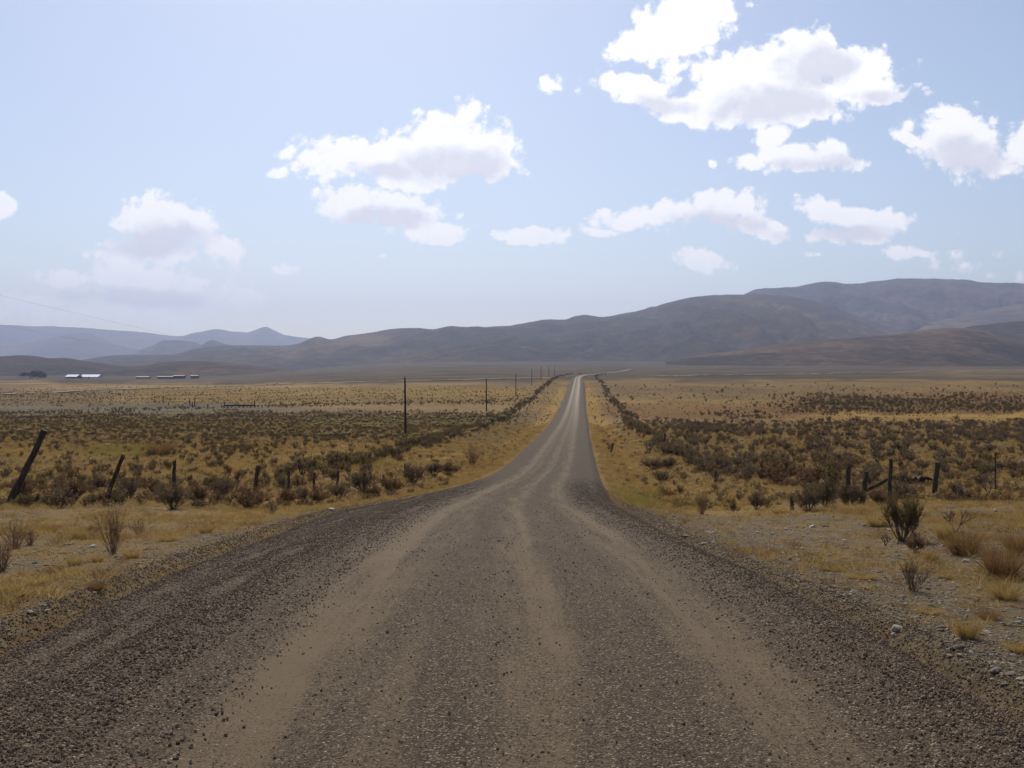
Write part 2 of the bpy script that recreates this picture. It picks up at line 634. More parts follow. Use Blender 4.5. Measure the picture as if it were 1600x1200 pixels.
def mat_ground():
    m_, b = new_mat('rangeland_ground')
    at_ = b.n('ShaderNodeVertexColor', layer_name='tint')
    col = at_.outputs[0]
    tc = b.n('ShaderNodeTexCoord')
    pos = tc.outputs['Object']
    dist = b.v('LENGTH', pos)
    near = b.rng(dist, 15, 60, 1, 0, True)
    n_f = b.noise(pos, 7.0, 8, .68)
    n_m = b.noise(pos, 0.8, 6, .6)
    n_l = b.noise(pos, 0.06, 6, .62)
    cell = b.voro(pos, 38, 1)
    sepc = b.n('ShaderNodeSeparateColor')
    b.put(sepc.inputs[0], cell)
    edge = b.voro(pos, 38, 0)
    # bare grey dirt shows through in patches
    patch = b.rng(b.m('ADD', n_m, b.m('MULTIPLY', b.m('SUBTRACT', n_f, .5), .8)), .44, .60, 0, 1, True)
    dirt = b.mix(n_f, (.070, .055, .036), (.215, .170, .112))
    c = b.mix(b.m('MULTIPLY', patch, b.m('MULTIPLY', at_.outputs[1], 1.0)), col, dirt)
    n_x = b.noise(pos, .010, 8, .72)
    v = b.m('ADD', b.m('MULTIPLY', n_f, .9), b.m('MULTIPLY', n_l, .5))
    v = b.m('ADD', v, b.m('MULTIPLY', b.m('SUBTRACT', n_x, .5), b.rng(dist, 120, 700, 0, 2.4)))
    c = b.mix(1.0, c, b.ramp(v, [(.35, (.38, .37, .36)), (.68, (1, 1, 1)), (.90, (1.5, 1.47, 1.42))]), 'MULTIPLY')
    peb = b.m('MULTIPLY', b.rng(sepc.outputs[0], .80, .86), b.m('MULTIPLY', b.rng(edge, .30, .22), near))
    c = b.mix(peb, c, b.mix(sepc.outputs[1], (.16, .14, .12), (.46, .42, .36)))
    h = b.m('ADD', b.m('MULTIPLY', n_f, .9), b.m('MULTIPLY', peb, .22))
    h = b.m('MULTIPLY', h, b.rng(dist, 4, 60, .075, .2))
    c = b.mix(1.0, c, (ALB, ALB, ALB), 'MULTIPLY')
    nrm = b.bump(h, 1.0, 1.0)
    finish(b, principled(b, c, .95, nrm, .1))
    return m_


def mat_road():
    m_, b = new_mat('gravel_road_surface')
    uv = b.n('ShaderNodeUVMap', uv_map='lane').outputs[0]
    sp = b.n('ShaderNodeSeparateXYZ')
    b.put(sp.inputs[0], uv)
    u = sp.outputs[0]
    vdist = sp.outputs[1]
    tc = b.n('ShaderNodeTexCoord').outputs['Object']
    mp = b.n('ShaderNodeMapping')
    b.put(mp.inputs[0], uv)
    mp.inputs[3].default_value = (1.0, .05, 1)
    streak = b.noise(mp.outputs[0], 4.2, 6, .68)
    mp2 = b.n('ShaderNodeMapping')
    b.put(mp2.inputs[0], uv)
    mp2.inputs[3].default_value = (.35, 1.0, 1)
    cross = b.noise(mp2.outputs[0], 2.1, 6, .62)
    wob = b.m('MULTIPLY', b.m('SUBTRACT', b.noise(uv, .35, 4), .5), .55)
    fine = b.noise(uv, 34, 6, .78)
    uw = b.m('ADD', b.m('ADD', u, wob), b.m('MULTIPLY', b.m('SUBTRACT', fine, .5), .40))
    # loose-gravel share across the road: windrows at the edges, thin stripes between wheel tracks
    un = b.rng(uw, -3.5, 3.5, 0, 1)

    def U(q):
        return (q + 3.5) / 7.0
    g = lambda t: (t, t, t)
    loose = b.ramp(un, [(U(-2.2), g(1)), (U(-1.75), g(.90)), (U(-1.42), g(.30)), (U(-1.18), g(.04)), (U(-.92), g(.50)), (U(-.62), g(.45)), (U(-.42), g(.80)),
                        (U(-.18), g(.60)), (U(.04), g(.30)), (U(.20), g(.22)), (U(.42), g(.70)), (U(.74), g(.70)), (U(1.00), g(.38)), (U(1.30), g(.18)), (U(1.60), g(.85)), (U(2.0), g(1))])
    loose = b.m('ADD', loose, b.m('MULTIPLY', b.m('SUBTRACT', streak, .5), 1.9))
    loose = b.m('ADD', loose, b.m('MULTIPLY', b.m('SUBTRACT', cross, .5), .60), clamp=True)
    # crushed stones of two sizes
    vo = b.voro(uv, 115, 0)
    vc = b.n('ShaderNodeSeparateColor')
    b.put(vc.inputs[0], b.voro(uv, 115, 1))
    vo2 = b.voro(uv, 66, 0)
    vc2 = b.n('ShaderNodeSeparateColor')
    b.put(vc2.inputs[0], b.voro(uv, 66, 1))
    stonec = b.ramp(vc.outputs[0], [(0, (.028, .021, .016)), (.45, (.068, .051, .038)), (.75, (.115, .088, .066)), (.93, (.21, .168, .13)), (1, (.44, .39, .32))])
    dust = b.mix(b.m('ADD', b.m('MULTIPLY', fine, .55), b.m('MULTIPLY', cross, .45)), (.085, .066, .046), (.205, .163, .115))
    # small stones stay half buried in the packed dust, then take over where the gravel lies loose
    show = b.rng(b.m('ADD', b.m('SUBTRACT', loose, b.m('MULTIPLY', vc.outputs[1], .55)), b.m('MULTIPLY', b.m('SUBTRACT', fine, .5), .8)), -.12, .30, 0, 1, True)
    show = b.m('MULTIPLY', show, .9)
    c = b.mix(show, dust, stonec)
    c = b.mix(b.m('MULTIPLY', b.m('MULTIPLY', b.m('POWER', loose, 1.2), .75), b.rng(vdist, 8, 40)), c, (.068, .054, .042))  # self-shadowing of the loose gravel, painted as darker colour farther off
    # scattered single stones on the packed lane; the palest also paint in glints
    big = b.m('MULTIPLY', b.rng(vc2.outputs[0], .91, .94), b.rng(vo2, .28, .18))
    c = b.mix(big, c, b.ramp(vc2.outputs[1], [(0, (.03, .024, .02)), (.55, (.09, .073, .06)), (.72, (.36, .32, .26)), (1, (.60, .56, .49))], 'CONSTANT'))
    # far tracks: pale dust, with the road's bright sheen painted in as colour
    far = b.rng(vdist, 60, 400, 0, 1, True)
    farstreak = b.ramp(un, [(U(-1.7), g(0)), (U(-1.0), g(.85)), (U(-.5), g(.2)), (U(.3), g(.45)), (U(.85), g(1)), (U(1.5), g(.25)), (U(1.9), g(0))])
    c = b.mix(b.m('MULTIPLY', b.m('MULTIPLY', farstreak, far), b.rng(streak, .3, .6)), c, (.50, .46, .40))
    hs = b.m('MULTIPLY', b.rng(vo, .0, .7, 1, 0), b.m('ADD', b.m('MULTIPLY', show, .8), .12))
    h = b.m('ADD', b.m('MULTIPLY', hs, .008), b.m('MULTIPLY', fine, .005))
    h = b.m('ADD', h, b.m('MULTIPLY', big, .007))
    h = b.m('ADD', h, b.m('MULTIPLY', cross, .010))
    c = b.mix(1.0, c, (ALB * 1.04, ALB, ALB * .95), 'MULTIPLY')
    nrm = b.bump(h, 1.0, 1.0)
    finish(b, principled(b, c, .9, nrm, .1))
    return m_


def mat_hill(name, cols, scale):
    m_, b = new_mat(name)
    tc = b.n('ShaderNodeTexCoord').outputs['Object']
    mp = b.n('ShaderNodeMapping')
    b.put(mp.inputs[0], tc)
    mp.inputs[3].default_value = (1, .55, 2.2)
    n_a = b.noise(mp.outputs[0], scale, 7, .62, .5)
    n_b = b.noise(mp.outputs[0], scale * 14, 7, .72)
    f = b.m('ADD', b.m('MULTIPLY', n_a, .60), b.m('MULTIPLY', n_b, .50))
    c = b.ramp(f, [(.44, cols[0]), (.53, cols[1]), (.60, cols[2]), (.68, cols[3])])
    finish(b, principled(b, c, .97, b.bump(n_b, .7, 14.0), .05))
    return m_


M['ground'] = mat_ground()
M['road'] = mat_road()
M['hill'] = mat_hill('hill_scrub', ((.012, .013, .016), (.034, .031, .030), (.066, .050, .040), (.135, .094, .062)), .0011)
M['hill_near'] = mat_hill('near_hill_scrub', ((.010, .010, .010), (.032, .024, .018), (.066, .044, .029), (.14, .090, .054)), .0022)
M['track'] = mat_simple('pale_track_dirt', (.20, .165, .110), .95, 0, .2, .2)
M['bank'] = mat_simple('bank_earth', (.080, .058, .034), .95, 0, .3, 3.0)

# ------------------------------------------------------------------ ground sheet
C_TAN = np.array((.238, .153, .052))
C_GOLD = np.array((.295, .182, .040))
C_ORANGE = np.array((.175, .092, .024))
C_GREY = np.array((.150, .118, .074))
C_BROWN = np.array((.140, .096, .048))
C_OLIVE = np.array((.122, .084, .028))
C_GREEN = np.array((.215, .190, .055))
C_FAR = np.array((.058, .043, .029))


def project(x, y, z):
    y = np.maximum(y, .01)
    return 800 + F * x / y, HY - F * (z - EYE) / y


def blob(px, py, cx, cy, rx, ry):
    return np.exp(-(((px - cx) / rx) ** 2 + ((py - cy) / ry) ** 2))


def ground_tint(x, y):
    z = base_z(x, y)
    px, py = project(x, y, z)
    py = py + (fbm(px * .018, py * .09, 41, 4) - .5) * 14
    n = x.shape[0]
    c = np.tile(C_TAN, (n, 1))
    bare = np.full(n, .75)

    def lay(col, k, bv=None):
        nonlocal c, bare
        k = np.clip(k, 0, 1)[:, None]
        c = c * (1 - k) + col * k
        if bv is not None:
            bare = bare * (1 - k[:, 0]) + bv * k[:, 0]
    left = smooth(880, 800, px)
    right = 1 - left
    # left field
    lay(C_GOLD, left * smooth(688, 700, py) * smooth(760, 730, py), .35)
    lay(C_OLIVE, left * smooth(640, 648, py) * smooth(700, 684, py), .2)
    lay(C_GREY * .78, left * smooth(626, 632, py) * smooth(650, 642, py) * smooth(560, 380, px), .5)
    lay(C_GOLD * .68, left * smooth(602, 607, py) * smooth(634, 628, py) * smooth(100, 260, px), .15)
    lay(C_BROWN * np.array((1.0, .95, .75)), left * smooth(604, 610, py) * smooth(634, 628, py) * smooth(260, 100, px), .2)
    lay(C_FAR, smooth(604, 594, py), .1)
    lay(C_GREEN, left * blob(px, py, 190, 707, 75, 9) * 1.0, 0)
    lay(C_GREEN, left * blob(px, py, 535, 727, 60, 8) * .9, 0)
    lay(C_ORANGE, left * blob(px, py, 255, 712, 25, 12), 0)
    lay(C_GREY, left * blob(px, py, 80, 722, 120, 10) * .8, .8)
    # right field
    lay(C_GOLD * .75, right * smooth(592, 600, py) * smooth(640, 630, py) * .7, .2)
    lay(C_TAN * .70, right * smooth(592, 600, py) * smooth(626, 616, py), .15)
    lay(C_ORANGE, right * smooth(626, 634, py) * smooth(660, 650, py), .1)
    lay(C_ORANGE * .8, right * smooth(612, 618, py) * smooth(650, 643, py) * smooth(1180, 1330, px), .1)
    lay(C_GOLD, right * smooth(644, 648, py) * smooth(660, 655, py) * smooth(1200, 1350, px), 0)
    lay(np.array((.165, .112, .052)), right * smooth(655, 664, py) * smooth(745, 715, py) * smooth(980, 1040, px), .55)
    lay(C_BROWN * .8, right * smooth(592, 586, py) * smooth(1350, 1480, px), .1)
    # roadside strips of pale gold grass
    u, out = road_uv(x, y)
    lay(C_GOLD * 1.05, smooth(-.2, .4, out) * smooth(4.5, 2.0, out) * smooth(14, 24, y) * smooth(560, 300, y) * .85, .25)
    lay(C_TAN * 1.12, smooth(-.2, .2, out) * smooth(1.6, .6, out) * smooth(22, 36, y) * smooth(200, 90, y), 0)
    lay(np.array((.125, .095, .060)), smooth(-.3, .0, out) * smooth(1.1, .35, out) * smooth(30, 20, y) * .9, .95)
    # near verge: grey gravelly dirt on the right of the road
    lay(C_GREY * 1.0, smooth(24, 18, y) * .62 * right, .95)
    lay(C_TAN * 1.02, left * smooth(26, 18, y) * .6, .7)
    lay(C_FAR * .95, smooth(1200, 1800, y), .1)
    return c, bare


def build_ground():
    az = np.concatenate([np.arange(-180, -34, 4.0), np.arange(-34, 34.01, .19), np.arange(36, 180, 4.0)])
    az = np.radians(az)
    rr = np.concatenate([[.4, .8, 1.2, 1.6, 2.0, 2.4, 2.8, 3.2], np.exp(np.arange(math.log(3.5), math.log(17500), .0235))])
    na, nr = len(az), len(rr)
    A, R = np.meshgrid(az, rr)
    x = (R * np.sin(A)).ravel()
    y = (R * np.cos(A)).ravel()
    z = ground_z(x, y)
    verts = np.column_stack([x, y, z])
    i = np.arange(nr - 1)[:, None] * na
    j = np.arange(na)[None, :]
    j2 = (j + 1) % na
    faces = np.stack([i + j, i + na + j, i + na + j2, i + j2], -1).reshape(-1, 4)[:, ::-1]
    c0 = len(verts)
    verts = np.vstack([verts, [[0, 0, float(ground_z(0.0, 0.0))]]])
    fl = faces.tolist() + [(int(c0), int(k2), int(k)) for k, k2 in zip(range(na), [(q + 1) % na for q in range(na)])]
    me = mesh_from('ground', verts, fl, M['ground'], True)
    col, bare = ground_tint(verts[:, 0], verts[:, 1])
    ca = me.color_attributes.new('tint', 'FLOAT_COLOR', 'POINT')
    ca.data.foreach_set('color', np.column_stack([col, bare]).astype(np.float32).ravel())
    o = link('ground', me)
    return tag(o, 'dry tan rangeland spreading to the hills on both sides of the road', 'ground', kind='structure')


ground = build_ground()


# ------------------------------------------------------------------ road
def road_z(u, y):
    """height of the gravel surface at lateral u from the centre"""
    x = ROAD_C(y) + u
    z = base_z(x, y)
    L = ROAD_L(y)
    R = ROAD_R(y)
    crown = .05 * np.cos(np.clip(u, -3, 3) * .5)
    bl = np.exp(-((u + 2.15) / .45) ** 2) * .06
    br = np.exp(-((u - 1.95) / .35) ** 2) * .06
    rut = -.035 * np.exp(-((u + 1.17) / .22) ** 2) - .025 * np.exp(-((u - .15) / .2) ** 2) - .035 * np.exp(-((u - 1.25) / .24) ** 2) + .02 * (vnoise(u * 6, y * .5, 63) - .5)
    k = smooth(120, 30, y)
    out = np.where(u < 0, -u - L, u - R)
    skirt = -.34 * smooth(-.55, .25, out)
    return z + crown + (bl + br + rut) * k + (fbm(x * 2.2, y * 1.6, 61, 3) - .5) * .03 + skirt + .02


def build_road():
    ys = [-14.0]
    while ys[-1] < 1400:
        ys.append(ys[-1] + max(.12, .012 * abs(ys[-1])))
    ys = np.array(ys)
    uu = np.concatenate([np.linspace(-1, -.0, 22), np.linspace(0, 1, 22)[1:]])
    V, UV = [], []
    for y in ys:
        L = ROAD_L(y) + .30 + edge_wob(y, 0)
        R = ROAD_R(y) + .30 + edge_wob(y, 1)
        u = np.where(uu < 0, uu * L, uu * R)
        z = road_z(u, np.full_like(u, y))
        V.append(np.column_stack([ROAD_C(y) + u, np.full_like(u, y), z]))
        UV.append(np.column_stack([u, np.full_like(u, y)]))
    V = np.vstack(V)
    UV = np.vstack(UV)
    n = len(uu)
    i = np.arange(len(ys) - 1)[:, None] * n
    j = np.arange(n - 1)[None, :]
    faces = np.stack([i + j, i + j + 1, i + n + j + 1, i + n + j], -1).reshape(-1, 4)
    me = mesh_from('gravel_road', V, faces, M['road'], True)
    uvl = me.uv_layers.new(name='lane')
    li = np.empty(len(me.loops), np.int32)
    me.loops.foreach_get('vertex_index', li)
    uvl.data.foreach_set('uv', UV[li].astype(np.float32).ravel())
    o = link('gravel_road', me)
    return tag(o, 'grey-brown gravel road running straight into the valley', 'road', kind='structure')


road = build_road()


def strip(name, pts, width, mat, lift, label):
    """a flat dirt track laid on the ground through pixels of the far plain"""
    P_ = [at(px, py, 20, 3500) for px, py in pts]
    V, Fc = [], []
    N = 260
    seg = np.linspace(0, len(P_) - 1, N)
    xs = np.interp(seg, range(len(P_)), [p.x for p in P_])
    ys = np.interp(seg, range(len(P_)), [p.y for p in P_])
    for k in range(N):
        a = max(k - 1, 0)
        b_ = min(k + 1, N - 1)
        dx, dy = xs[b_] - xs[a], ys[b_] - ys[a]
        L = math.hypot(dx, dy) or 1
        nx, ny = -dy / L, dx / L
        wd = width * (0.8 + .5 * float(vnoise(k * .2, 3.0, 9)))
        for q in (-1, 0, 1):
            X, Y = xs[k] + nx * wd * .5 * q, ys[k] + ny * wd * .5 * q
            V.append((X, Y, float(ground_z(X, Y)) + lift))
    for k in range(N - 1):
        for q in range(2):
            b0 = k * 3 + q
            Fc.append((b0, b0 + 1, b0 + 4, b0 + 3))
    o = link(name, mesh_from(name, V, Fc, mat, True))
    return tag(o, label, 'track', kind='structure')


strip('dirt_track', [(-150, 622), (0, 617), (120, 611), (280, 605), (420, 601), (560, 597.5), (700, 594.5), (860, 591)], 7, M['track'], .35,
      'thin pale dirt track crossing the plain left of the road')
strip('dirt_track', [(1000, 588.5), (1100, 586.5), (1250, 584.5), (1400, 582), (1560, 579)], 7, M['track'], .35,
      'thin pale dirt track crossing the plain right of the road')


# ------------------------------------------------------------------ hills
def hill(name, crest, R, front, back, mat, label, seed, rough=.10, cols=420, rows=46, foot=None):
    cr = Curve1(crest)
    px = np.linspace(crest[0][0], crest[-1][0], cols)
    py = cr(px)
    V = []
    zc = EYE + (HY - py) / F * R
    wav = (fbm(px * .012, px * 0, seed, 3) - .5)
    wrinkle = (fbm(px * .05, px * 0 + 4, seed + 3, 4) - .5) * .035
    ts = np.concatenate([np.linspace(0, 1, rows), 1 + np.linspace(0, 1, 14)[1:]])
    for t in ts:
        if t <= 1:
            y = R - front * (1 - t) * (1 + .25 * wav)
            sh = t ** 1.25 * (1 - .0 * t)
            sh = .55 * sh + .45 * smooth(0, 1, np.full_like(px, t))
        else:
            y = R + back * (t - 1) + 0 * px
            sh = (1 - (t - 1)) ** 1.5 + 0 * px
        x = (px - 800) / F * y
        zb = base_z(x, np.full_like(x, y) if np.ndim(y) == 0 else y) - 3
        top = np.maximum(zc, zb)
        H = top - zb
        g = fbm(px * .013 + t * 1.6 + .5 * vnoise(px * .02, px * 0 + t * 4, seed + 5), px * 0 + t * 3.6 + px * .004, seed + 7, 5, .48)
        rid = np.abs(g - .5) * 2
        env = 4 * min(t, 1) * (1 - min(t, 1)) if t <= 1 else .3
        fine = (fbm(px * .06, px * 0 + t * 14, seed + 9, 3) - .5)
        z = zb + H * (sh + env * ((rid - .25) * rough * 2.0 + fine * rough * .45) + (wrinkle if t > .9 else 0))
        V.append(np.column_stack([x, y + 0 * x, z]))
    n = cols
    V = np.vstack(V)
    i = np.arange(len(ts) - 1)[:, None] * n
    j = np.arange(n - 1)[None, :]
    faces = np.stack([i + j, i + j + 1, i + n + j + 1, i + n + j], -1).reshape(-1, 4)
    o = link(name, mesh_from(name, V, faces, mat, True))
    return tag(o, label, 'hill', kind='structure')


HILLS = [
    ('mountain_range', [(-420, 520), (-200, 512), (0, 507.5), (50, 509.5), (109, 510.6), (160, 515), (212, 518), (281, 524.7), (310, 519), (339, 514.7), (384, 519.5), (398, 515.5), (414, 510.6), (428, 516), (444, 523), (481, 528), (560, 536), (660, 560)],
     14500, 3500, 1500, 'hill', 'pale blue mountain range with a small pointed peak, farthest on the left', 101, .07),
    ('mountain_ridge', [(-420, 545), (-200, 540), (0, 541), (78, 529), (131, 519.5), (175, 535), (212, 547), (262, 566)], 11500, 2500, 1200, 'hill',
     'pale blue shoulder ridge in front of the far left mountains', 113, .07),
    ('butte', [(170, 572), (216, 548), (237, 540), (259, 531.5), (297, 533), (316, 539), (340, 552), (380, 572)], 8800, 1500, 800, 'hill',
     'flat-topped blue-grey butte left of the pointed knoll', 127, .06),
    ('knoll', [(240, 570), (281, 549), (316, 538), (325, 533), (331, 531), (347, 536), (359, 539), (400, 551), (440, 568)], 7800, 1200, 800, 'hill',
     'small pointed blue-grey knoll beside the flat-topped butte', 131, .06),
    ('hill_ridge', [(60, 577), (131, 562), (187, 554.5), (266, 554), (312, 543.5), (369, 539.5), (437, 540), (462, 538), (497, 526.3), (516, 530), (541, 525), (587, 518.5), (625, 513), (675, 514), (703, 510), (725, 511.3), (790, 509.5), (822, 504),
                    (862, 499), (881, 499), (900, 494), (912, 492.5), (941, 495.3), (962, 492), (1019, 481), (1037, 475), (1081, 465), (1106, 461.5), (1166, 459.7), (1220, 461), (1262, 469), (1307, 481.6), (1347, 497), (1389, 511), (1450, 528), (1540, 550)],
     5400, 2600, 1100, 'hill', 'long brown-violet ridge rising to the right behind the road', 139, .15),
    ('hill_ridge', [(1040, 520), (1100, 488), (1166, 458), (1198, 450), (1237, 449.5), (1291, 440), (1330, 443), (1397, 436.6), (1431, 435.4), (1510, 437), (1555, 441.6), (1600, 442), (1700, 447), (1850, 455), (2050, 470)],
     7400, 2400, 1300, 'hill', 'highest violet-grey mountain ridge on the right skyline', 149, .15),
    ('hill_ridge', [(1330, 545), (1390, 520), (1450, 505), (1520, 489), (1600, 474), (1700, 462), (1850, 460), (2050, 470)], 6000, 1800, 900, 'hill',
     'middle slope climbing to the right edge below the highest ridge', 151, .10),
    ('foothill', [(540, 574), (640, 560), (720, 546), (780, 539), (850, 536), (894, 535.5), (950, 542), (1010, 552), (1090, 564)], 3900, 1100, 700, 'hill_near',
     'low brown foothill rising behind the far end of the road', 157, .08),
    ('foothill', [(1400, 540), (1487, 517), (1530, 508), (1600, 501), (1700, 497), (1850, 500), (2050, 515)], 3500, 900, 600, 'hill_near',
     'rounded tan foothill at the right edge behind the dark one', 163, .07),
    ('foothill', [(1040, 566), (1090, 556), (1150, 547.6), (1206, 538.5), (1319, 529), (1403, 521), (1487, 512.5), (1524, 514), (1558, 523), (1600, 534), (1660, 545), (1800, 556), (2050, 566)], 2800, 1000, 600, 'hill_near',
     'dark brown long foothill low on the right', 167, .08),
    ('foothill', [(-420, 566), (-200, 560), (0, 557), (37, 555), (62, 557.5), (78, 560), (100, 559), (134, 564), (187, 571.5), (240, 579), (300, 586)], 2900, 700, 500, 'hill_near',
     'low dark rounded hill behind the farm at far left', 173, .08),
    ('foothill', [(110, 584), (156, 577), (219, 571.6), (266, 565), (306, 564), (359, 567), (406, 573), (453, 578), (530, 585)], 2600, 600, 500, 'hill_near',
     'low dark hill behind the long sheds left of the valley', 179, .08),
]
for (nm, cr, R, fr, bk, mt, lb, sd, rg) in HILLS:
    hill(nm, cr, R, fr, bk, M[mt], lb, sd, rg)

# ------------------------------------------------------------------ haze over the valley
hb = MB()
hb.box((0, 0, 495), (37000, 37000, 1510))
hz_mat = bpy.data.materials.new('haze_air')
hz_mat.use_nodes = True
hz_mat.node_tree.nodes.clear()
hbld = NB(hz_mat.node_tree)
pv = hbld.n('ShaderNodeVolumePrincipled')
pv.inputs['Color'].default_value = (.54, .65, 1.0, 1)
pv.inputs['Density'].default_value = 0.000078
pv.inputs['Anisotropy'].default_value = 0.35
ho = hbld.n('ShaderNodeOutputMaterial')
hbld.nt.links.new(pv.outputs[0], ho.inputs['Volume'])
haze = link('haze', hb.mesh('haze', hz_mat))
tag(haze, 'thin bluish haze hanging over the valley and hills', 'haze', kind='stuff')


# ------------------------------------------------------------------ plant builders (unit height)
def sage_parts(seed, stems=9, twigs=5, leaves=8, spread=.62, leaf_len=.075, leaf_w=.018, sides=3, upright=.55, lean=0.0, base_r=.022, first=.38):
    """woody stems fanning from the foot, leafy sprigs on the outer half"""
    r = random.Random(seed)
    br, fo = MB(), MB()
    for i in range(stems):
        az = 2 * math.pi * (i + r.uniform(-.4, .4)) / stems
        tilt = r.uniform(.15, 1.0) ** .8 * spread * 1.45
        d = Vector((math.cos(az) * math.sin(tilt) + lean, math.sin(az) * math.sin(tilt), math.cos(tilt)))
        L = r.uniform(.55, .82) / (1 + .12 * tilt)
        p = Vector((math.cos(az) * .03, math.sin(az) * .03, -.04))
        pts = [p.copy()]
        for k in range(4):
            d = (d + Vector((r.uniform(-.22, .22), r.uniform(-.22, .22), r.uniform(.0, .16)))).normalized()
            p = p + d * L / 4
            pts.append(p.copy())
        r0 = base_r * r.uniform(.7, 1.2)
        br.tube(pts, [r0, r0 * .8, r0 * .6, r0 * .4, r0 * .22], sides, False)
        for t in range(twigs):
            q = r.uniform(first, 1.0) if t else 1.0
            kk = min(int(q * 4), 3)
            b0 = pts[kk].lerp(pts[kk + 1], q * 4 - kk)
            td = (d * .5 + Vector((r.uniform(-1, 1), r.uniform(-1, 1), r.uniform(-.3, .9))) * 1.0 + Vector((0, 0, upright * .7))).normalized()
            tl = r.uniform(.16, .32)
            e = b0 + td * tl
            br.tube([b0, e], [r0 * .32, r0 * .10], 3, False)
            for l in range(leaves):
                s_ = r.uniform(.12, 1.0)
                ld = (td * .35 + Vector((r.uniform(-1, 1), r.uniform(-1, 1), r.uniform(-.6, 1))) * .9).normalized()
                fo.leaf(b0.lerp(e, s_), ld, leaf_len * r.uniform(.6, 1.4), leaf_w * r.uniform(.7, 1.4))
    return br, fo


def twiggy_parts(seed, stems=34, spread=.42, forks=3, leaves=2, rad=.007):
    """dry switch-like brush: many thin stiff stems, hardly any leaf"""
    r = random.Random(seed)
    br, fo = MB(), MB()
    for i in range(stems):
        az = r.uniform(0, 2 * math.pi)
        tilt = abs(r.gauss(0, spread * .6))
        d = Vector((math.cos(az) * math.sin(tilt), math.sin(az) * math.sin(tilt), math.cos(tilt)))
        L = r.uniform(.55, 1.0)
        p = Vector((math.cos(az) * r.uniform(0, .07), math.sin(az) * r.uniform(0, .07), -.03))
        pts = [p.copy()]
        for k in range(3):
            d = (d + Vector((r.uniform(-.13, .13), r.uniform(-.13, .13), .03))).normalized()
            p = p + d * L / 3
            pts.append(p.copy())
        br.tube(pts, [rad, rad * .75, rad * .5, rad * .2], 3, False)
        for f_ in range(forks):
            q = r.uniform(.35, .9)
            kk = min(int(q * 3), 2)
            b0 = pts[kk].lerp(pts[kk + 1], q * 3 - kk)
            td = (d + Vector((r.uniform(-1, 1), r.uniform(-1, 1), r.uniform(0, .5))) * .5).normalized()
            e = b0 + td * r.uniform(.12, .28)
            br.tube([b0, e], [rad * .5, rad * .18], 3, False)
            for l in range(leaves):
                fo.leaf(b0.lerp(e, r.uniform(.2, 1)), (td + Vector((r.uniform(-1, 1), r.uniform(-1, 1), .3)) * .6), r.uniform(.03, .06), .012)
    return br, fo


def gnarled_parts(seed, crown=True, depth=4, leaves=10, spread=1.0):
    """a short crooked trunk that forks into bare limbs under a feathery top"""
    r = random.Random(seed)
    br, fo = MB(), MB()

    def grow(p, d, L, rad, k):
        pts = [p.copy()]
        for q in range(3):
            d = (d + Vector((r.uniform(-.3, .3), r.uniform(-.3, .3), r.uniform(-.02, .16)))).normalized()
            p = p + d * L / 3
            pts.append(p.copy())
        br.tube(pts, [rad, rad * .85, rad * .72, rad * .6], 5 if k > 2 else 3, False)
        if k <= 1 and crown:
            for l in range(leaves // 2):
                fo.leaf(pts[1].lerp(p, r.random()) + Vector((r.gauss(0, .04), r.gauss(0, .04), r.gauss(0, .03))), Vector((r.uniform(-1, 1), r.uniform(-1, 1), r.uniform(-.2, 1.2))), r.uniform(.03, .07), .011)
        if k == 0:
            if crown:
                for l in range(leaves):
                    s_ = r.uniform(.1, 1)
                    ld = (d + Vector((r.uniform(-1, 1), r.uniform(-1, 1), r.uniform(-.2, 1.1))) * .6)
                    fo.leaf(pts[0].lerp(p, s_) + Vector((r.gauss(0, .02), r.gauss(0, .02), r.gauss(0, .02))), ld, r.uniform(.03, .065), .011)
            return
        for c in range(3 if k > 1 else 4):
            nd = (d + Vector((r.uniform(-1, 1), r.uniform(-1, 1), r.uniform(-.15, .8))) * .75 * spread).normalized()
            grow(p, nd, L * r.uniform(.62, .85), rad * r.uniform(.5, .68), k - 1)
        if k >= 2 and crown is False:
            return
    for a in range(3):
        az = a * 2.1 + r.uniform(-.5, .5)
        grow(Vector((0, 0, -.04)), Vector((math.cos(az) * .6, math.sin(az) * .6, 1)).normalized(), .22 if crown else .30, .035, depth - 1)
    return br, fo


def tuft_parts(seed, n=120, spread=.55, w_=.010, droop=.25, foot=.16, segs=3):
    r = random.Random(seed)
    g = MB()
    for i in range(n):
        az = r.uniform(0, 2 * math.pi)
        tilt = abs(r.gauss(0, spread * .75))
        d = Vector((math.cos(az) * math.sin(tilt), math.sin(az) * math.sin(tilt), max(math.cos(tilt), .2)))
        rr = foot * math.sqrt(r.random())
        a2 = az + r.uniform(-.8, .8)
        p = (math.cos(a2) * rr, math.sin(a2) * rr, -.02)
        g.blade(p, d, r.uniform(.5, 1.0), w_ * r.uniform(.7, 1.4), (math.cos(az) * droop * r.random(), math.sin(az) * droop * r.random(), -droop * .4 * r.random()), segs)
    return g


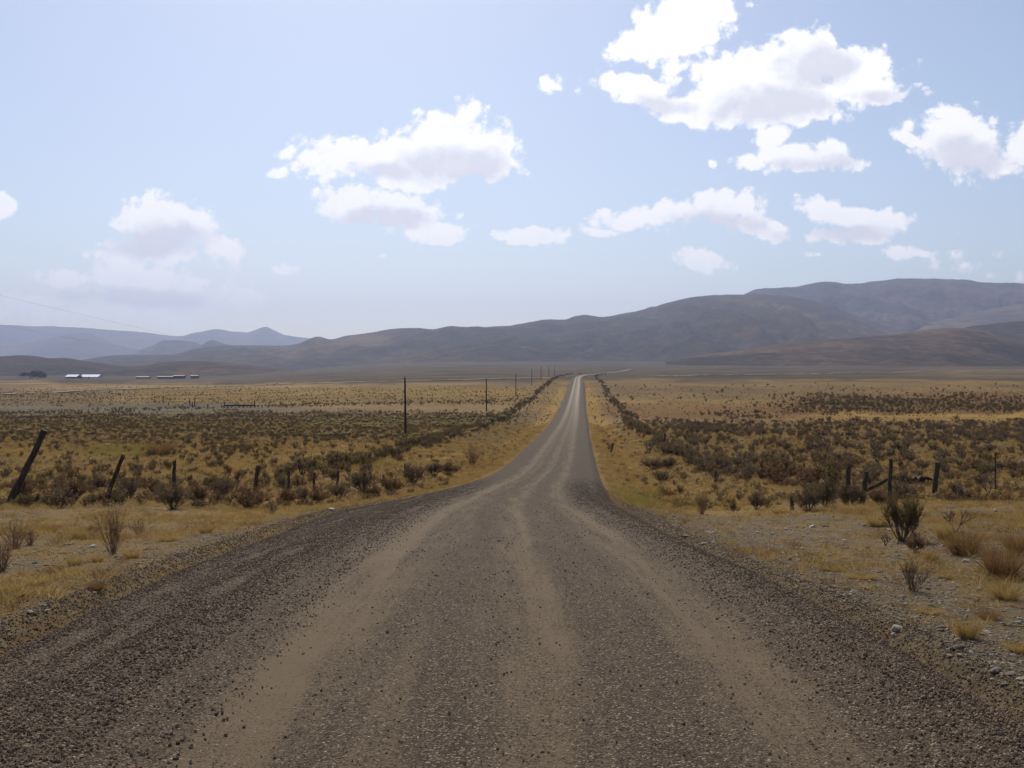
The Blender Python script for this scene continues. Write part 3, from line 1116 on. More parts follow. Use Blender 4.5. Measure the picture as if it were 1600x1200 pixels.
def stone_mesh(seed, mat, flat=.55, sub=1):
    r = random.Random(seed)
    bm = bmesh.new()
    bmesh.ops.create_icosphere(bm, subdivisions=sub, radius=.5)
    for v in bm.verts:
        k = 1 + r.uniform(-.22, .18)
        v.co = Vector((v.co.x * k * 1.15, v.co.y * k * .9, v.co.z * k * flat))
    # break a few facets flat
    for q in range(3):
        nrm = Vector((r.uniform(-1, 1), r.uniform(-1, 1), r.uniform(-.2, 1))).normalized()
        lim = r.uniform(.26, .38)
        for v in bm.verts:
            dd = v.co.dot(nrm)
            if dd > lim * (flat if abs(nrm.z) > .7 else 1):
                v.co -= nrm * (dd - lim * (flat if abs(nrm.z) > .7 else 1))
    me = bpy.data.meshes.new('stone')
    bm.to_mesh(me)
    bm.free()
    me.materials.append(mat)
    return me


def joined(name, parts_mats):
    """one mesh out of several builders, each with its material"""
    v, f, mi, mats = [], [], [], []
    for k, (mb, mt) in enumerate(parts_mats):
        o_ = len(v)
        v += mb.v
        f += [tuple(i + o_ for i in q) for q in mb.f]
        mi += [k] * len(mb.f)
        mats.append(mt)
    return mesh_from(name, v, f, mats, False, mi)


# ---- scattering by geometry nodes: one point cloud per mass of stuff
def scatter_object(name, pts, scl, rz, idx, variants, tilt=0.0, label='', cat='', mat=None, rot3=False):
    src = bpy.data.collections.new(name + '_variants')
    for k, me in enumerate(variants):
        o = bpy.data.objects.new('%s_variant_%02d' % (name, k), me)
        src.objects.link(o)
    n = len(pts)
    me = bpy.data.meshes.new(name)
    me.from_pydata(np.asarray(pts).tolist(), [], [])
    a = me.attributes.new('scl', 'FLOAT_VECTOR', 'POINT')
    s3 = np.asarray(scl, float)
    if s3.ndim == 1:
        s3 = np.repeat(s3[:, None], 3, 1)
    a.data.foreach_set('vector', s3.astype(np.float32).ravel())
    a = me.attributes.new('rot', 'FLOAT_VECTOR', 'POINT')
    if rot3:
        rv = npr.uniform(0, 6.28, (n, 3))
    else:
        rv = np.column_stack([npr.uniform(-tilt, tilt, n), npr.uniform(-tilt, tilt, n), rz])
    a.data.foreach_set('vector', rv.astype(np.float32).ravel())
    a = me.attributes.new('idx', 'INT', 'POINT')
    a.data.foreach_set('value', np.asarray(idx, np.int32))
    o = link(name, me)
    nt = bpy.data.node_groups.new(name + '_scatter', 'GeometryNodeTree')
    nt.interface.new_socket('Geometry', in_out='INPUT', socket_type='NodeSocketGeometry')
    nt.interface.new_socket('Geometry', in_out='OUTPUT', socket_type='NodeSocketGeometry')
    b = NB(nt)
    gi = b.n('NodeGroupInput')
    go = b.n('NodeGroupOutput')
    ci = b.n('GeometryNodeCollectionInfo')
    ci.inputs['Collection'].default_value = src
    ci.inputs['Separate Children'].default_value = True
    ci.inputs['Reset Children'].default_value = True
    iop = b.n('GeometryNodeInstanceOnPoints')
    iop.inputs['Pick Instance'].default_value = True
    for key, typ, sock in (('scl', 'FLOAT_VECTOR', 'Scale'), ('idx', 'INT', 'Instance Index')):
        na = b.n('GeometryNodeInputNamedAttribute', data_type=typ)
        na.inputs['Name'].default_value = key
        nt.links.new(na.outputs[0], iop.inputs[sock])
    na = b.n('GeometryNodeInputNamedAttribute', data_type='FLOAT_VECTOR')
    na.inputs['Name'].default_value = 'rot'
    e2r = b.n('FunctionNodeEulerToRotation')
    nt.links.new(na.outputs[0], e2r.inputs[0])
    nt.links.new(e2r.outputs[0], iop.inputs['Rotation'])
    nt.links.new(gi.outputs[0], iop.inputs['Points'])
    nt.links.new(ci.outputs[0], iop.inputs['Instance'])
    nt.links.new(iop.outputs[0], go.inputs[0])
    md = o.modifiers.new('scatter', 'NODES')
    md.node_group = nt
    return tag(o, label, cat, kind='stuff')


# ------------------------------------------------------------------ fence posts
def post(px, py, top_px, top_py, wpx, label, group, mat='post', dy=0.0, split=False):
    """a rough wooden post standing (or leaning) between two pixels of the photograph"""
    b = at(px, py, 4, 400)
    top = Vector(((top_px - 800) / F * (b.y + dy), b.y + dy, EYE + (HY - top_py) / F * (b.y + dy)))
    rad = wpx * b.y / F * .5
    loc = top - b
    r = random.Random(int(px * 7 + py))
    n = 6
    pts, rad_l = [], []
    for k in range(n + 1):
        t = k / n
        w_ = Vector((r.uniform(-1, 1), r.uniform(-1, 1), 0)) * rad * .22
        pts.append(loc * (t * 1.0) + w_ - (loc.normalized() * .25 if k == 0 else Vector()))
        rad_l.append(rad * (1.12 - .25 * t) * r.uniform(.9, 1.1))
    m_ = MB()
    m_.tube(pts, rad_l, 9)
    if split:
        # a splintered slab left standing beside the shaft
        s0 = Vector((rad * 1.5, 0, -.2))
        m_.tube([s0, s0 + loc * .2, s0 * .6 + loc * .36], [rad * .6, rad * .5, rad * .2], 6)
    v0 = len(m_.v)
    # jagged broken top
    for k in range(9):
        i = v0 - 9 + k - (18 if split else 0) if not split else None
    me = m_.mesh('fence_post', M[mat])
    if not split:
        for k in range(9):
            vv = me.vertices[len(me.vertices) - 9 + k]
            vv.co.z += r.uniform(-.6, .6) * rad
    o = link('fence_post', me, None, b)
    return tag(o, label, 'fence post', group)


GL = 'old wooden posts along the fence line left of the road'
GR = 'old wooden posts along the fence line right of the road'
post(14, 786, 70, 672, 10.5, 'thick weathered post leaning far to the right, leftmost in view', GL, split=True)
post(163, 786, 192, 712, 7, 'slender weathered post leaning right behind the tall dry brush', GL)
post(271, 772, 272, 720, 6, 'upright dark post standing behind the big dark sagebrush', GL)
post(398, 770, 403, 729, 6, 'slightly tilted post behind the wide reddish brush', GL)
post(451, 768, 451, 737, 4, 'short post beside the dark narrow sagebrush on the left fence line', GL)
post(490, 766, 491, 739, 4, 'thin upright reddish post in the middle of the left fence line', GL)
post(526, 764, 529, 736, 4, 'thin tilted post in front of the green grass patch', GL)
post(598, 760, 599, 742, 4, 'short stub of a post poking out of the brush close to the road', GL)
post(632, 745, 633, 725, 3, 'thin post at the end of the left fence line where it nears the road', GL)
post(1238, 798, 1238, 777, 6, 'short stub of a post at the edge of the grey gravel patch', GR)
post(1322, 792, 1326, 731, 8, 'weathered post among brush, left one of the leaning rail pair', GR)
post(1347, 790, 1354, 736, 8, 'weathered post crossed by the fallen diagonal rail', GR)
post(1391, 790, 1392, 718, 6, 'tall grey post at the upper end of the fallen rail', GR)
post(1459, 778, 1466, 722, 8, 'stout isolated post tilting slightly right of the cut bank', GR)
post(1118, 756, 1119, 736, 4, 'small post in the dark brush of the right fence line', GR)
post(1039, 694, 1039, 676, 3, 'small far post standing in the right-hand hedge of brush', GR)
post(1053, 700, 1052, 684, 3, 'small post just nearer than the far one in the right-hand hedge', GR)
post(954, 708, 959, 692, 3, 'thin leaning stake in the grass strip right of the road', GR)
post(1080, 716, 1081, 704, 3, 'tiny stake by the sandy gap in the right fence line', GR)

# fallen diagonal rail between the two weathered posts
p0 = at(1332, 786)
p0 = Vector(((1330 - 800) / F * p0.y, p0.y - .12, EYE + (HY - 778) / F * p0.y))
p1 = Vector(((1392 - 800) / F * p0.y, p0.y - .12, EYE + (HY - 744) / F * p0.y))
rail = MB()
rail.tube([Vector(), (p1 - p0) * .35 + Vector((0, 0, .015)), (p1 - p0) * .7, p1 - p0], [.050, .046, .046, .040], 8)
o = link('fence_rail', rail.mesh('fence_rail', M['post']), None, p0)
tag(o, 'fallen wooden rail propped diagonally between two weathered posts', 'fence rail')

# steel T-post on the right
b = at(1556, 773)
tpm = MB()
H = 65 * b.y / F
tpm.box((0, 0, H / 2 - .1), (.05, .012, H + .2))
tpm.box((0, .022, H / 2 - .1), (.012, .042, H + .2))
for k in range(8):
    tpm.box((0, -.012, .25 + k * (H - .3) / 8), (.022, .014, .02))
o = link('steel_post', tpm.mesh('steel_post', M['steel']), None, b)
tag(o, 'thin straight steel fence post standing at far right', 'steel post')

# ------------------------------------------------------------------ utility poles and wires
POLE_H = 7.0
pole_xy = [(-20.6, 23.8)]
for (px, base) in ((634, 680), (760, 640), (806, 611.5), (831, 601), (846, 594), (858, 589.5)):
    pass
for (px, dd) in ((633.5, 126), (760, 224), (806, 329), (831, 430), (845.5, 532), (857.5, 634), (866.5, 736)):
    pole_xy.append(((px - 800) / F * dd, dd))
pole_lab = ['wooden utility pole just beyond the left edge holding the near wires',
            'nearest and tallest-looking bare wooden utility pole in the left field',
            'second wooden utility pole along the left of the road',
            'third wooden utility pole, seen against the brown far slope',
            'fourth wooden utility pole, near the distant hedge line',
            'fifth wooden utility pole counted away from the viewer, very small',
            'sixth wooden utility pole counted away from the viewer, faint in the haze',
            'seventh and farthest wooden utility pole, barely visible beside the road']
tops = []
pole_me = MB()
pole_me.tube([(0, 0, -.5), (0, 0, 2), (.015, 0, 4.5), (0, .02, POLE_H)], [.15, .14, .12, .10], 10)
pole_mesh = pole_me.mesh('pole_shaft', M['pole'], True)
ins = MB()
ins.tube([(0, 0, POLE_H - .02), (0, 0, POLE_H + .05), (0, 0, POLE_H + .08), (0, 0, POLE_H + .2)], [.02, .02, .06, .035], 8)
ins_mesh = ins.mesh('insulator', M['ceramic'], True)
spool = MB()
spool.tube([(.10, 0, POLE_H - 1.0), (.17, 0, POLE_H - 1.0), (.19, 0, POLE_H - 1.0), (.25, 0, POLE_H - 1.0)], [.02, .02, .05, .04], 8)
spool_mesh = spool.mesh('spool_insulator', M['ceramic'], True)
for k, (X, Y) in enumerate(pole_xy):
    Z = float(ground_z(X, Y))
    e = empty('utility_pole', (X, Y, Z), 0.1 * k)
    tag(e, pole_lab[k], 'utility pole', 'wooden utility poles marching up the valley')
    e.rotation_euler = (rnd.uniform(-.012, .012), rnd.uniform(-.012, .012), 0)
    link('shaft', pole_mesh, e)
    link('insulator', ins_mesh, e)
    link('spool_insulator', spool_mesh, e)
    tops.append(Vector((X, Y, Z)))
for dz, dx, lb in ((POLE_H + .17, 0, 'upper of the two thin overhead wires strung along the utility poles'),
                   (POLE_H - 1.0, .23, 'lower of the two thin overhead wires strung along the utility poles')):
    wm = MB()
    pts = []
    for a, c in zip(tops[:-1], tops[1:]):
        for k in range(12):
            t = k / 12
            q = a.lerp(c, t) + Vector((dx, 0, dz - 4 * .7 * t * (1 - t)))
            pts.append(q)
    pts.append(tops[-1] + Vector((dx, 0, dz)))
    wm.tube(pts, [.0024] * len(pts), 4)
    o = link('overhead_wire', wm.mesh('overhead_wire', M['wire']))
    tag(o, lb, 'wire')

# ------------------------------------------------------------------ farm far left
def gable_building(name, px0, px1, py, D, depth, wall_h, rise, wall_m, roof_m, label, cat, group=None, openings=(), yaw=0.0):
    """gabled building seen from its long side; D is its distance"""
    xc = (px0 + px1) / 2
    X = (xc - 800) / F * D
    L = (px1 - px0) / F * D
    Z = float(ground_z(X, D)) - .3
    Zt = EYE + (HY - py) / F * D
    e = empty(name, (X, D, min(Z, Zt)), yaw)
    tag(e, label, cat, group)
    m_ = MB()
    h = wall_h + max(0, Zt - Z)
    w2, l2 = depth / 2, L / 2
    # walls with pitched gable ends
    m_.poly([(-l2, -w2, 0), (l2, -w2, 0), (l2, -w2, h), (-l2, -w2, h)])
    m_.poly([(l2, w2, 0), (-l2, w2, 0), (-l2, w2, h), (l2, w2, h)])
    m_.poly([(l2, -w2, 0), (l2, w2, 0), (l2, w2, h), (l2, 0, h + rise), (l2, -w2, h)])
    m_.poly([(-l2, w2, 0), (-l2, -w2, 0), (-l2, -w2, h), (-l2, 0, h + rise), (-l2, w2, h)])
    link('wall', m_.mesh('wall', M[wall_m]), e)
    rf = MB()
    ov, th = .6, .18
    sl = rise / w2
    for sg in (-1, 1):
        a = [(-l2 - ov, sg * (w2 + ov), h - sl * ov + .05), (l2 + ov, sg * (w2 + ov), h - sl * ov + .05), (l2 + ov, 0, h + rise + .05), (-l2 - ov, 0, h + rise + .05)]
        t_ = [(p[0], p[1], p[2] + th) for p in a]
        if sg > 0:
            a, t_ = a[::-1], t_[::-1]
        rf.poly(t_)
        rf.poly(a[::-1])
        for q in range(4):
            q2 = (q + 1) % 4
            rf.poly([a[q], a[q2], t_[q2], t_[q]])
    link('roof', rf.mesh('roof', M[roof_m]), e)
    for (u0, u1, z0, z1, nm) in openings:
        bx = MB()
        bx.box(((u0 + u1) / 2 * L - l2, -w2 - .04, (z0 + z1) / 2), ((u1 - u0) * L, .12, z1 - z0))
        link(nm, bx.mesh(nm, M['dark_open']), e)
    return e


D0 = 1500
gable_building('barn', 106, 124.5, 592.5, D0, 15, 3.6, 3.0, 'barn_wall', 'roof_metal', 'smaller barn with gleaming metal roof and dark open front, left of pair', 'barn',
               'metal-roofed barns at the far left farm', ((.25, .85, 0, 3.2, 'door'),), -.14)  # flat dark panel painted as the shade inside the open front
gable_building('barn', 129, 158, 592, D0 + 15, 16, 3.0, 3.25, 'white_wall', 'roof_metal', 'longer barn with gleaming white metal roof, right of pair', 'barn',
               'metal-roofed barns at the far left farm', ((.45, .55, 0, 2.6, 'door'),), -.14)
gable_building('farmhouse', 32, 46, 596, D0 - 20, 10, 4.2, 3.4, 'house_wall', 'shingle', 'grey farmhouse with steep roof beside the dark trees', 'house', None,
               ((.1, .22, 1, 2.6, 'window'), (.45, .56, 0, 2.4, 'door'), (.75, .9, 1, 2.6, 'window')), .2)
gable_building('outbuilding', 24, 31, 597.5, D0 - 30, 6, 2.2, 1.3, 'white_wall', 'shingle', 'tiny pale outbuilding left of the grey farmhouse', 'shed', None, ((.4, .6, 0, 1.9, 'door'),))
gable_building('trailer', 75, 83, 596, D0 - 20, 3, 2.2, .3, 'white_wall', 'roof_metal', 'white trailer parked between the dark trees and the barns', 'trailer', None, ((.2, .35, 1, 1.8, 'window'), (.6, .7, .2, 2, 'door')))
gable_building('trailer', 97.5, 103, 594.8, D0 - 5, 3, 2.0, .3, 'white_wall', 'roof_metal', 'small white trailer close to the smaller barn', 'trailer', None, ((.3, .6, .9, 1.6, 'window'),))
gable_building('shed', 50, 54, 596.5, D0 - 25, 3, 1.6, .5, 'white_wall', 'roof_metal', 'small white shed in front of the dark trees', 'shed', None, ((.3, .7, 0, 1.4, 'door'),))
gable_building('long_shed', 214, 234, 590.5, 1450, 8, 1.3, .5, 'barn_wall', 'shed_roof', 'short low shed, leftmost of the sheds under the dark hill', 'shed', 'low sheds under the dark left hill', (), -.05)
gable_building('long_shed', 247, 271, 590, 1450, 7, 1.2, .45, 'barn_wall', 'shed_roof', 'low shed with thin bright roof, second from left under the hill', 'shed', 'low sheds under the dark left hill', (), -.03)
gable_building('long_shed', 272, 289, 588.4, 1500, 7, 1.3, .45, 'barn_wall', 'shed_roof', 'low shed with thin bright roof, third from left under the hill', 'shed', 'low sheds under the dark left hill', (), -.03)
gable_building('long_shed', 299, 310, 588.4, 1500, 7, 1.3, .45, 'barn_wall', 'shed_roof', 'smallest low shed, rightmost of those under the hill', 'shed', 'low sheds under the dark left hill', (), -.03)


def farm_tree(px, py, D, hpx, wpx, seed, label):
    X = (px - 800) / F * D
    Z = float(ground_z(X, D)) - .3
    e = empty('tree', (X, D, Z))
    tag(e, label, 'tree', 'dark trees around the farmhouse')
    r = random.Random(seed)
    H = hpx / F * D
    W = wpx / F * D
    t = MB()
    t.tube([(0, 0, 0), (.1, 0, H * .3), (0, .2, H * .6)], [.5, .4, .2], 7)
    for k in range(6):
        az = r.uniform(0, 6.28)
        t.tube([(0, 0, H * (.2 + .06 * k)), (math.cos(az) * W * .3, math.sin(az) * W * .3, H * (.45 + .07 * k))], [.22, .08], 5)
    link('trunk', t.mesh('trunk', M['twig']), e)
    c = MB()
    clumps = []
    for k in range(26):
        az = r.uniform(0, 6.28)
        q = r.random() ** .5
        clumps.append(Vector((math.cos(az) * q * W * .42, math.sin(az) * q * W * .42, H * (.22 + .66 * r.random() * (1 - .45 * q)))))
    for cl in clumps:
        for l in range(70):
            d = Vector((r.gauss(0, 1), r.gauss(0, 1), r.gauss(0, .8)))
            c.leaf(cl + d * W * .075, d + Vector((0, 0, .3)), r.uniform(.5, 1.1), r.uniform(.3, .6))
    link('crown', c.mesh('crown', M['tree']), e)


farm_tree(52, 596, D0 - 8, 15, 13, 3, 'dark tree on the left of the clump beside the farmhouse')
farm_tree(59, 596, D0 + 4, 17.5, 15, 4, 'tallest dark tree in the middle of the farm clump')
farm_tree(66, 596, D0 - 4, 13, 12, 5, 'lower dark tree on the right of the farm clump')
farm_tree(39, 596, D0 + 25, 10, 16, 6, 'low dark tree behind the grey farmhouse')

# ------------------------------------------------------------------ trough and corral remains in the left field
b = at(374, 637, 60, 900)
e = empty('feed_trough', b, .02)
tag(e, 'long low dark feed trough between two end posts in the left field', 'trough')
s = b.y / F
tr = MB()
tr.box((0, 0, .45), (46 * s, .7, .12))
tr.box((0, -.36, .58), (46 * s, .07, .34))
tr.box((0, .36, .58), (46 * s, .07, .34))
link('trough_box', tr.mesh('trough_box', M['post']), e)
for sx, hh in ((-23.5, 9), (23.5, 11)):
    lg = MB()
    lg.tube([(sx * s, 0, -.2), (sx * s, 0, hh * s)], [.16, .13], 7)
    link('end_post', lg.mesh('end_post', M['post']), e)
for sx in (-12, 0, 12):
    lg = MB()
    lg.tube([(sx * s, 0, -.2), (sx * s, 0, .4)], [.12, .12], 6)
    link('leg', lg.mesh('leg', M['post']), e)

cor = [(255, 627, 9, 'tallest corral post at the left end of the broken corral'), (297, 634, 9, 'left post of the tight cluster of three corral posts'), (301, 637, 8, 'shortest post, middle of the tight cluster of corral posts'),
       (303.5, 634, 10, 'right and tallest post of the tight cluster of corral posts'), (264, 633, 5, 'low corral stub just right of the tallest left post'), (324, 637, 5, 'low corral stub midway between cluster and feed trough'),
       (346, 637, 5, 'low corral stub touching the left end of the feed trough'), (241, 629, 6, 'leftmost small post of the broken corral')]
for k, (px, py, hp, clab) in enumerate(cor):
    b = at(px, py, 60, 900)
    m_ = MB()
    h = hp * b.y / F
    m_.tube([(0, 0, -.2), (rnd.uniform(-.15, .15), 0, h * .5), (rnd.uniform(-.2, .2), 0, h)], [.15, .13, .11], 7)
    o = link('corral_post', m_.mesh('corral_post', M['post']), None, b)
    tag(o, clab, 'fence post', 'remains of a corral in the left field')

# cut earth bank on the right and the small one in the ditch
def earth_bank(pts, hpx, label, seed):
    P_ = [at(px, py) for px, py in pts]
    V, Fc = [], []
    N = 60
    rows = [(0, -.02, -.12), (0.0, .04, .30), (.02, -.05, .62), (.05, -.12, .88), (.12, .0, 1.0), (.3, .25, .9), (1.0, .8, .3), (2.2, 1.6, -.3)]
    seg = np.linspace(0, len(P_) - 1, N)
    X = np.interp(seg, range(len(P_)), [p.x for p in P_])
    Y = np.interp(seg, range(len(P_)), [p.y for p in P_])
    for k in range(N):
        t = k / (N - 1)
        env = min(1, 5 * t, 4 * (1 - t))
        h = hpx * Y[k] / F * env * (.75 + .5 * float(vnoise(k * .3, 1.0, seed)))
        for q, (off_, off2, hh) in enumerate(rows):
            jit = .16 * (float(vnoise(k * .6, q * 3.0, seed + 2)) - .5)
            yy = Y[k] + off2 + jit
            V.append((X[k], yy, float(ground_z(X[k], yy)) + h * hh + (.03 * (float(vnoise(k * 1.1, q * 7.0, seed + 4)) - .5))))
    n = len(rows)
    for k in range(N - 1):
        for q in range(n - 1):
            b0 = k * n + q
            Fc.append((b0, b0 + n, b0 + n + 1, b0 + 1))
    o = link('earth_bank', mesh_from('earth_bank', V, Fc, M['bank'], False))
    tag(o, label, 'earth bank', kind='structure')


earth_bank([(1395, 757), (1425, 757), (1450, 756), (1480, 758)], 11, 'small undercut earth bank behind the posts on the right', 3)
earth_bank([(1275, 735), (1300, 733), (1330, 733)], 7, 'low earth bank among the sagebrush of the right field', 12)

# ------------------------------------------------------------------ hero shrubs
NEAR = {}
for k in range(4):
    NEAR['sage%d' % k] = sage_parts(200 + k, 20, 16, 26, .60 + .06 * k, .036, .013, 3, .35, 0, .013)
    NEAR['twig%d' % k] = twiggy_parts(300 + k, 44, .52 + .05 * k, 4, 3, .0055)
for k in range(2):
    NEAR['bare%d' % k] = gnarled_parts(400 + k, False, 4)
    NEAR['gnarl%d' % k] = sage_parts(430 + k, 15, 20, 34, .62, .040, .008, 5, .45, 0, .019, .45)
PARTMESH = {}


def part_mesh(kind, which, mat):
    key = (kind, which, mat)
    if key not in PARTMESH:
        PARTMESH[key] = NEAR[kind][which].mesh('branches' if which == 0 else 'foliage', M[mat])
    return PARTMESH[key]


def shrub(px, py, hpx, wpx, kind, wood, leaf, label, group=None, name='sagebrush', cat='shrub'):
    b = at(px, py)
    s = hpx * b.y / F
    wx = wpx * b.y / F
    e = empty(name, b, rnd.uniform(0, 6.28))
    tag(e, label, cat, group)
    unit_w = {'sage': 1.15, 'twig': .75, 'bare': 1.1, 'gnar': 1.2}[kind[:4]]
    sz = s / (.98 if kind[:4] in ('sage', 'twig', 'gnar') else .92)
    e.scale = (wx / unit_w, wx / unit_w, sz)
    link('branches', part_mesh(kind, 0, wood), e)
    if len(NEAR[kind][1].f):
        link('foliage', part_mesh(kind, 1, leaf), e)
    return e


GFL = 'brush along the fence line left of the road'
GFR = 'brush along the fence line right of the road'
GV = 'dry brush on the near verges'
shrub(33, 778, 34, 46, 'sage1', 'twig', 'sage_brown', 'brown brush growing round the foot of the thick leaning post', GFL)
shrub(115, 785, 42, 52, 'sage0', 'twig', 'sage_brown', 'rounded brown brush between the two leaning posts', GFL)
shrub(153, 768, 36, 28, 'sage2', 'twig', 'sage', 'dark upright sagebrush just left of the slender leaning post', GFL)
shrub(201, 781, 42, 44, 'sage3', 'twig', 'sage', 'vase-shaped grey sagebrush right of the slender leaning post', GFL)
shrub(239, 772, 26, 30, 'sage1', 'twig', 'sage_brown', 'low brown brush left of the big dark sagebrush', GFL)
shrub(270, 796, 54, 56, 'sage2', 'twig', 'sage', 'big dark sagebrush in front of the upright dark post', GFL)
shrub(309, 790, 38, 40, 'sage0', 'twig', 'sage_brown', 'brown brush right of the big dark sagebrush', GFL)
shrub(344, 783, 48, 46, 'sage3', 'twig', 'sage', 'tall dark fan-shaped sagebrush left of the tilted post', GFL)
shrub(390, 796, 46, 66, 'sage1', 'redtwig', 'sage_brown', 'wide reddish-brown brush in front of the tilted post', GFL)
shrub(425, 804, 24, 22, 'twig1', 'twig', 'sage_green', 'small upright olive sprig at the verge edge of the left brush', GFL)
shrub(443, 766, 32, 24, 'sage2', 'twig', 'sage', 'narrow dark sagebrush beside the short post', GFL)
shrub(448, 791, 32, 44, 'sage0', 'redtwig', 'sage_brown', 'reddish brush in front of the narrow dark sagebrush', GFL)
shrub(473, 785, 32, 32, 'sage3', 'twig', 'sage', 'grey brush left of the thin reddish post', GFL)
shrub(497, 787, 30, 36, 'sage1', 'redtwig', 'sage_brown', 'pale brown brush below the thin reddish post', GFL)
shrub(529, 780, 34, 38, 'sage2', 'twig', 'sage', 'dark brush at the foot of the thin tilted post', GFL)
shrub(566, 769, 40, 56, 'sage0', 'twig', 'sage', 'broad dark sagebrush in front of the green grass patch', GFL)
shrub(582, 777, 24, 32, 'sage1', 'redtwig', 'sage_brown', 'low orange-brown brush in front of the broad dark sagebrush', GFL)
shrub(612, 770, 32, 44, 'sage3', 'redtwig', 'sage_brown', 'brown brush behind the white stone, beside the post stub', GFL)
shrub(645, 754, 38, 50, 'sage2', 'twig', 'sage', 'dark sagebrush at the road end of the left fence line', GFL)
shrub(678, 744, 24, 36, 'sage0', 'twig', 'sage', 'dark sagebrush hanging over the left ditch', GFL)
shrub(738, 726, 32, 40, 'twig2', 'redtwig', 'sage_brown', 'reddish twiggy brush between the ditch and the road', GFL)
shrub(176, 866, 78, 50, 'twig0', 'redtwig', 'sage_brown', 'tall dry reddish brush with stiff bare twigs on left verge', GV)
shrub(24, 858, 52, 46, 'twig3', 'redtwig', 'sage_brown', 'spreading bare twiggy brush at the left edge of the verge', GV)
shrub(46, 852, 26, 30, 'twig1', 'redtwig', 'sage_brown', 'low bare twigs just right of the spreading brush at left edge', GV)
shrub(2, 894, 56, 50, 'twig2', 'redtwig', 'sage_brown', 'reddish brush cut by the left border, nearest on the verge', GV)
shrub(216, 836, 28, 26, 'twig3', 'redtwig', 'sage_brown', 'small brown brush right of the tall dry reddish brush', GV)
shrub(142, 838, 20, 28, 'twig1', 'twig', 'sage_brown', 'low dark twigs left of the tall dry reddish brush', GV)
shrub(30, 944, 18, 36, 'bare1', 'twig', 'sage', 'low heap of dead twigs lying on the left verge', GV, 'dead_brush')
# right
shrub(1411, 846, 98, 84, 'gnarl0', 'twig', 'sage_green', 'gnarled sagebrush with bare forked trunk and feathery top', GV)
shrub(1433, 864, 40, 38, 'sage1', 'redtwig', 'sage_brown', 'round brown brush at the foot of the gnarled sagebrush', GV)
shrub(1494, 832, 46, 54, 'bare0', 'redtwig', 'sage_brown', 'bare reddish branching brush behind the dark grass clump', GV, 'dead_brush')
shrub(1427, 924, 56, 66, 'twig1', 'twig', 'sage_brown', 'twiggy brown brush standing alone in front of gnarled sagebrush', GV)
shrub(1384, 853, 22, 34, 'bare1', 'twig', 'sage', 'fallen dead branch left of the gnarled sagebrush', GV, 'dead_brush')
shrub(1545, 774, 30, 36, 'bare1', 'twig', 'sage', 'leafless dead brush beside the thin steel post', GFR, 'dead_brush')
shrub(1496, 778, 28, 32, 'gnarl1', 'twig', 'sage', 'small dark tree-like brush left of the leafless one', GFR)
shrub(1264, 799, 52, 46, 'sage2', 'twig', 'sage', 'dark flaring sagebrush right of the post stub', GFR)
shrub(1290, 792, 44, 48, 'sage0', 'twig', 'sage', 'grey sagebrush filling between the stub and the rail posts', GFR)
shrub(1330, 794, 50, 50, 'sage3', 'twig', 'sage', 'dark sagebrush growing round the crossed rail posts', GFR)
shrub(1374, 789, 28, 42, 'sage1', 'twig', 'sage_brown', 'low brown brush under the upper end of the rail', GFR)
shrub(1183, 796, 32, 32, 'sage1', 'twig', 'sage', 'dark round sagebrush left of the post stub', GFR)
shrub(1146, 799, 15, 16, 'sage0', 'twig', 'sage', 'small dark bush at the gravel edge, second from the reddish brush', GFR)
shrub(1097, 804, 42, 32, 'twig2', 'redtwig', 'sage_brown', 'reddish twiggy brush at the right edge of the road gravel', GFR)
shrub(1038, 780, 24, 30, 'sage1', 'redtwig', 'sage_brown', 'round reddish-brown bush in the grass strip right of the road', GFR)
shrub(1035, 755, 26, 34, 'sage3', 'twig', 'sage', 'dark sagebrush above the round reddish bush', GFR)
shrub(1012, 706, 24, 24, 'bare0', 'twig', 'sage', 'leafless shrub in the grass strip beside the right hedge', GFR, 'dead_brush')
for px, py, h, w_, kd, lb in ((700, 741, 24, 44, 'sage1', 'dark brush filling the left ditch, nearest the reddish twiggy brush'), (1022, 733, 22, 44, 'sage2', 'dark brush in the ditch right of the road, left of two'),
                          (1046, 734, 22, 36, 'sage0', 'dark brush in the ditch right of the road, right of two')):
    shrub(px, py, h, w_, kd, 'twig', 'sage', lb, 'dark brush in the roadside ditches')
shrub(1338, 728, 16, 18, 'sage2', 'twig', 'grass_green', 'small yellowish bush among the dark sagebrush of right field', None, 'rabbitbrush')

# ------------------------------------------------------------------ hero grass tufts
TUFT = [tuft_parts(500 + k, 620, .60, .0085, .45, .24, 3) for k in range(4)]
TMESH = {}


def tuft(px, py, hpx, wpx, k, mat, label):
    key = (k, mat)
    if key not in TMESH:
        TMESH[key] = TUFT[k].mesh('grass_tuft', M[mat])
    b = at(px, py)
    o = link('grass_tuft', TMESH[key], None, b)
    o.scale = (wpx * b.y / F / .95, wpx * b.y / F / .95, hpx * b.y / F / .80)
    o.rotation_euler = (0, 0, rnd.uniform(0, 6.28))
    tag(o, label, 'grass tuft', 'bunch grass tufts on the near verges')


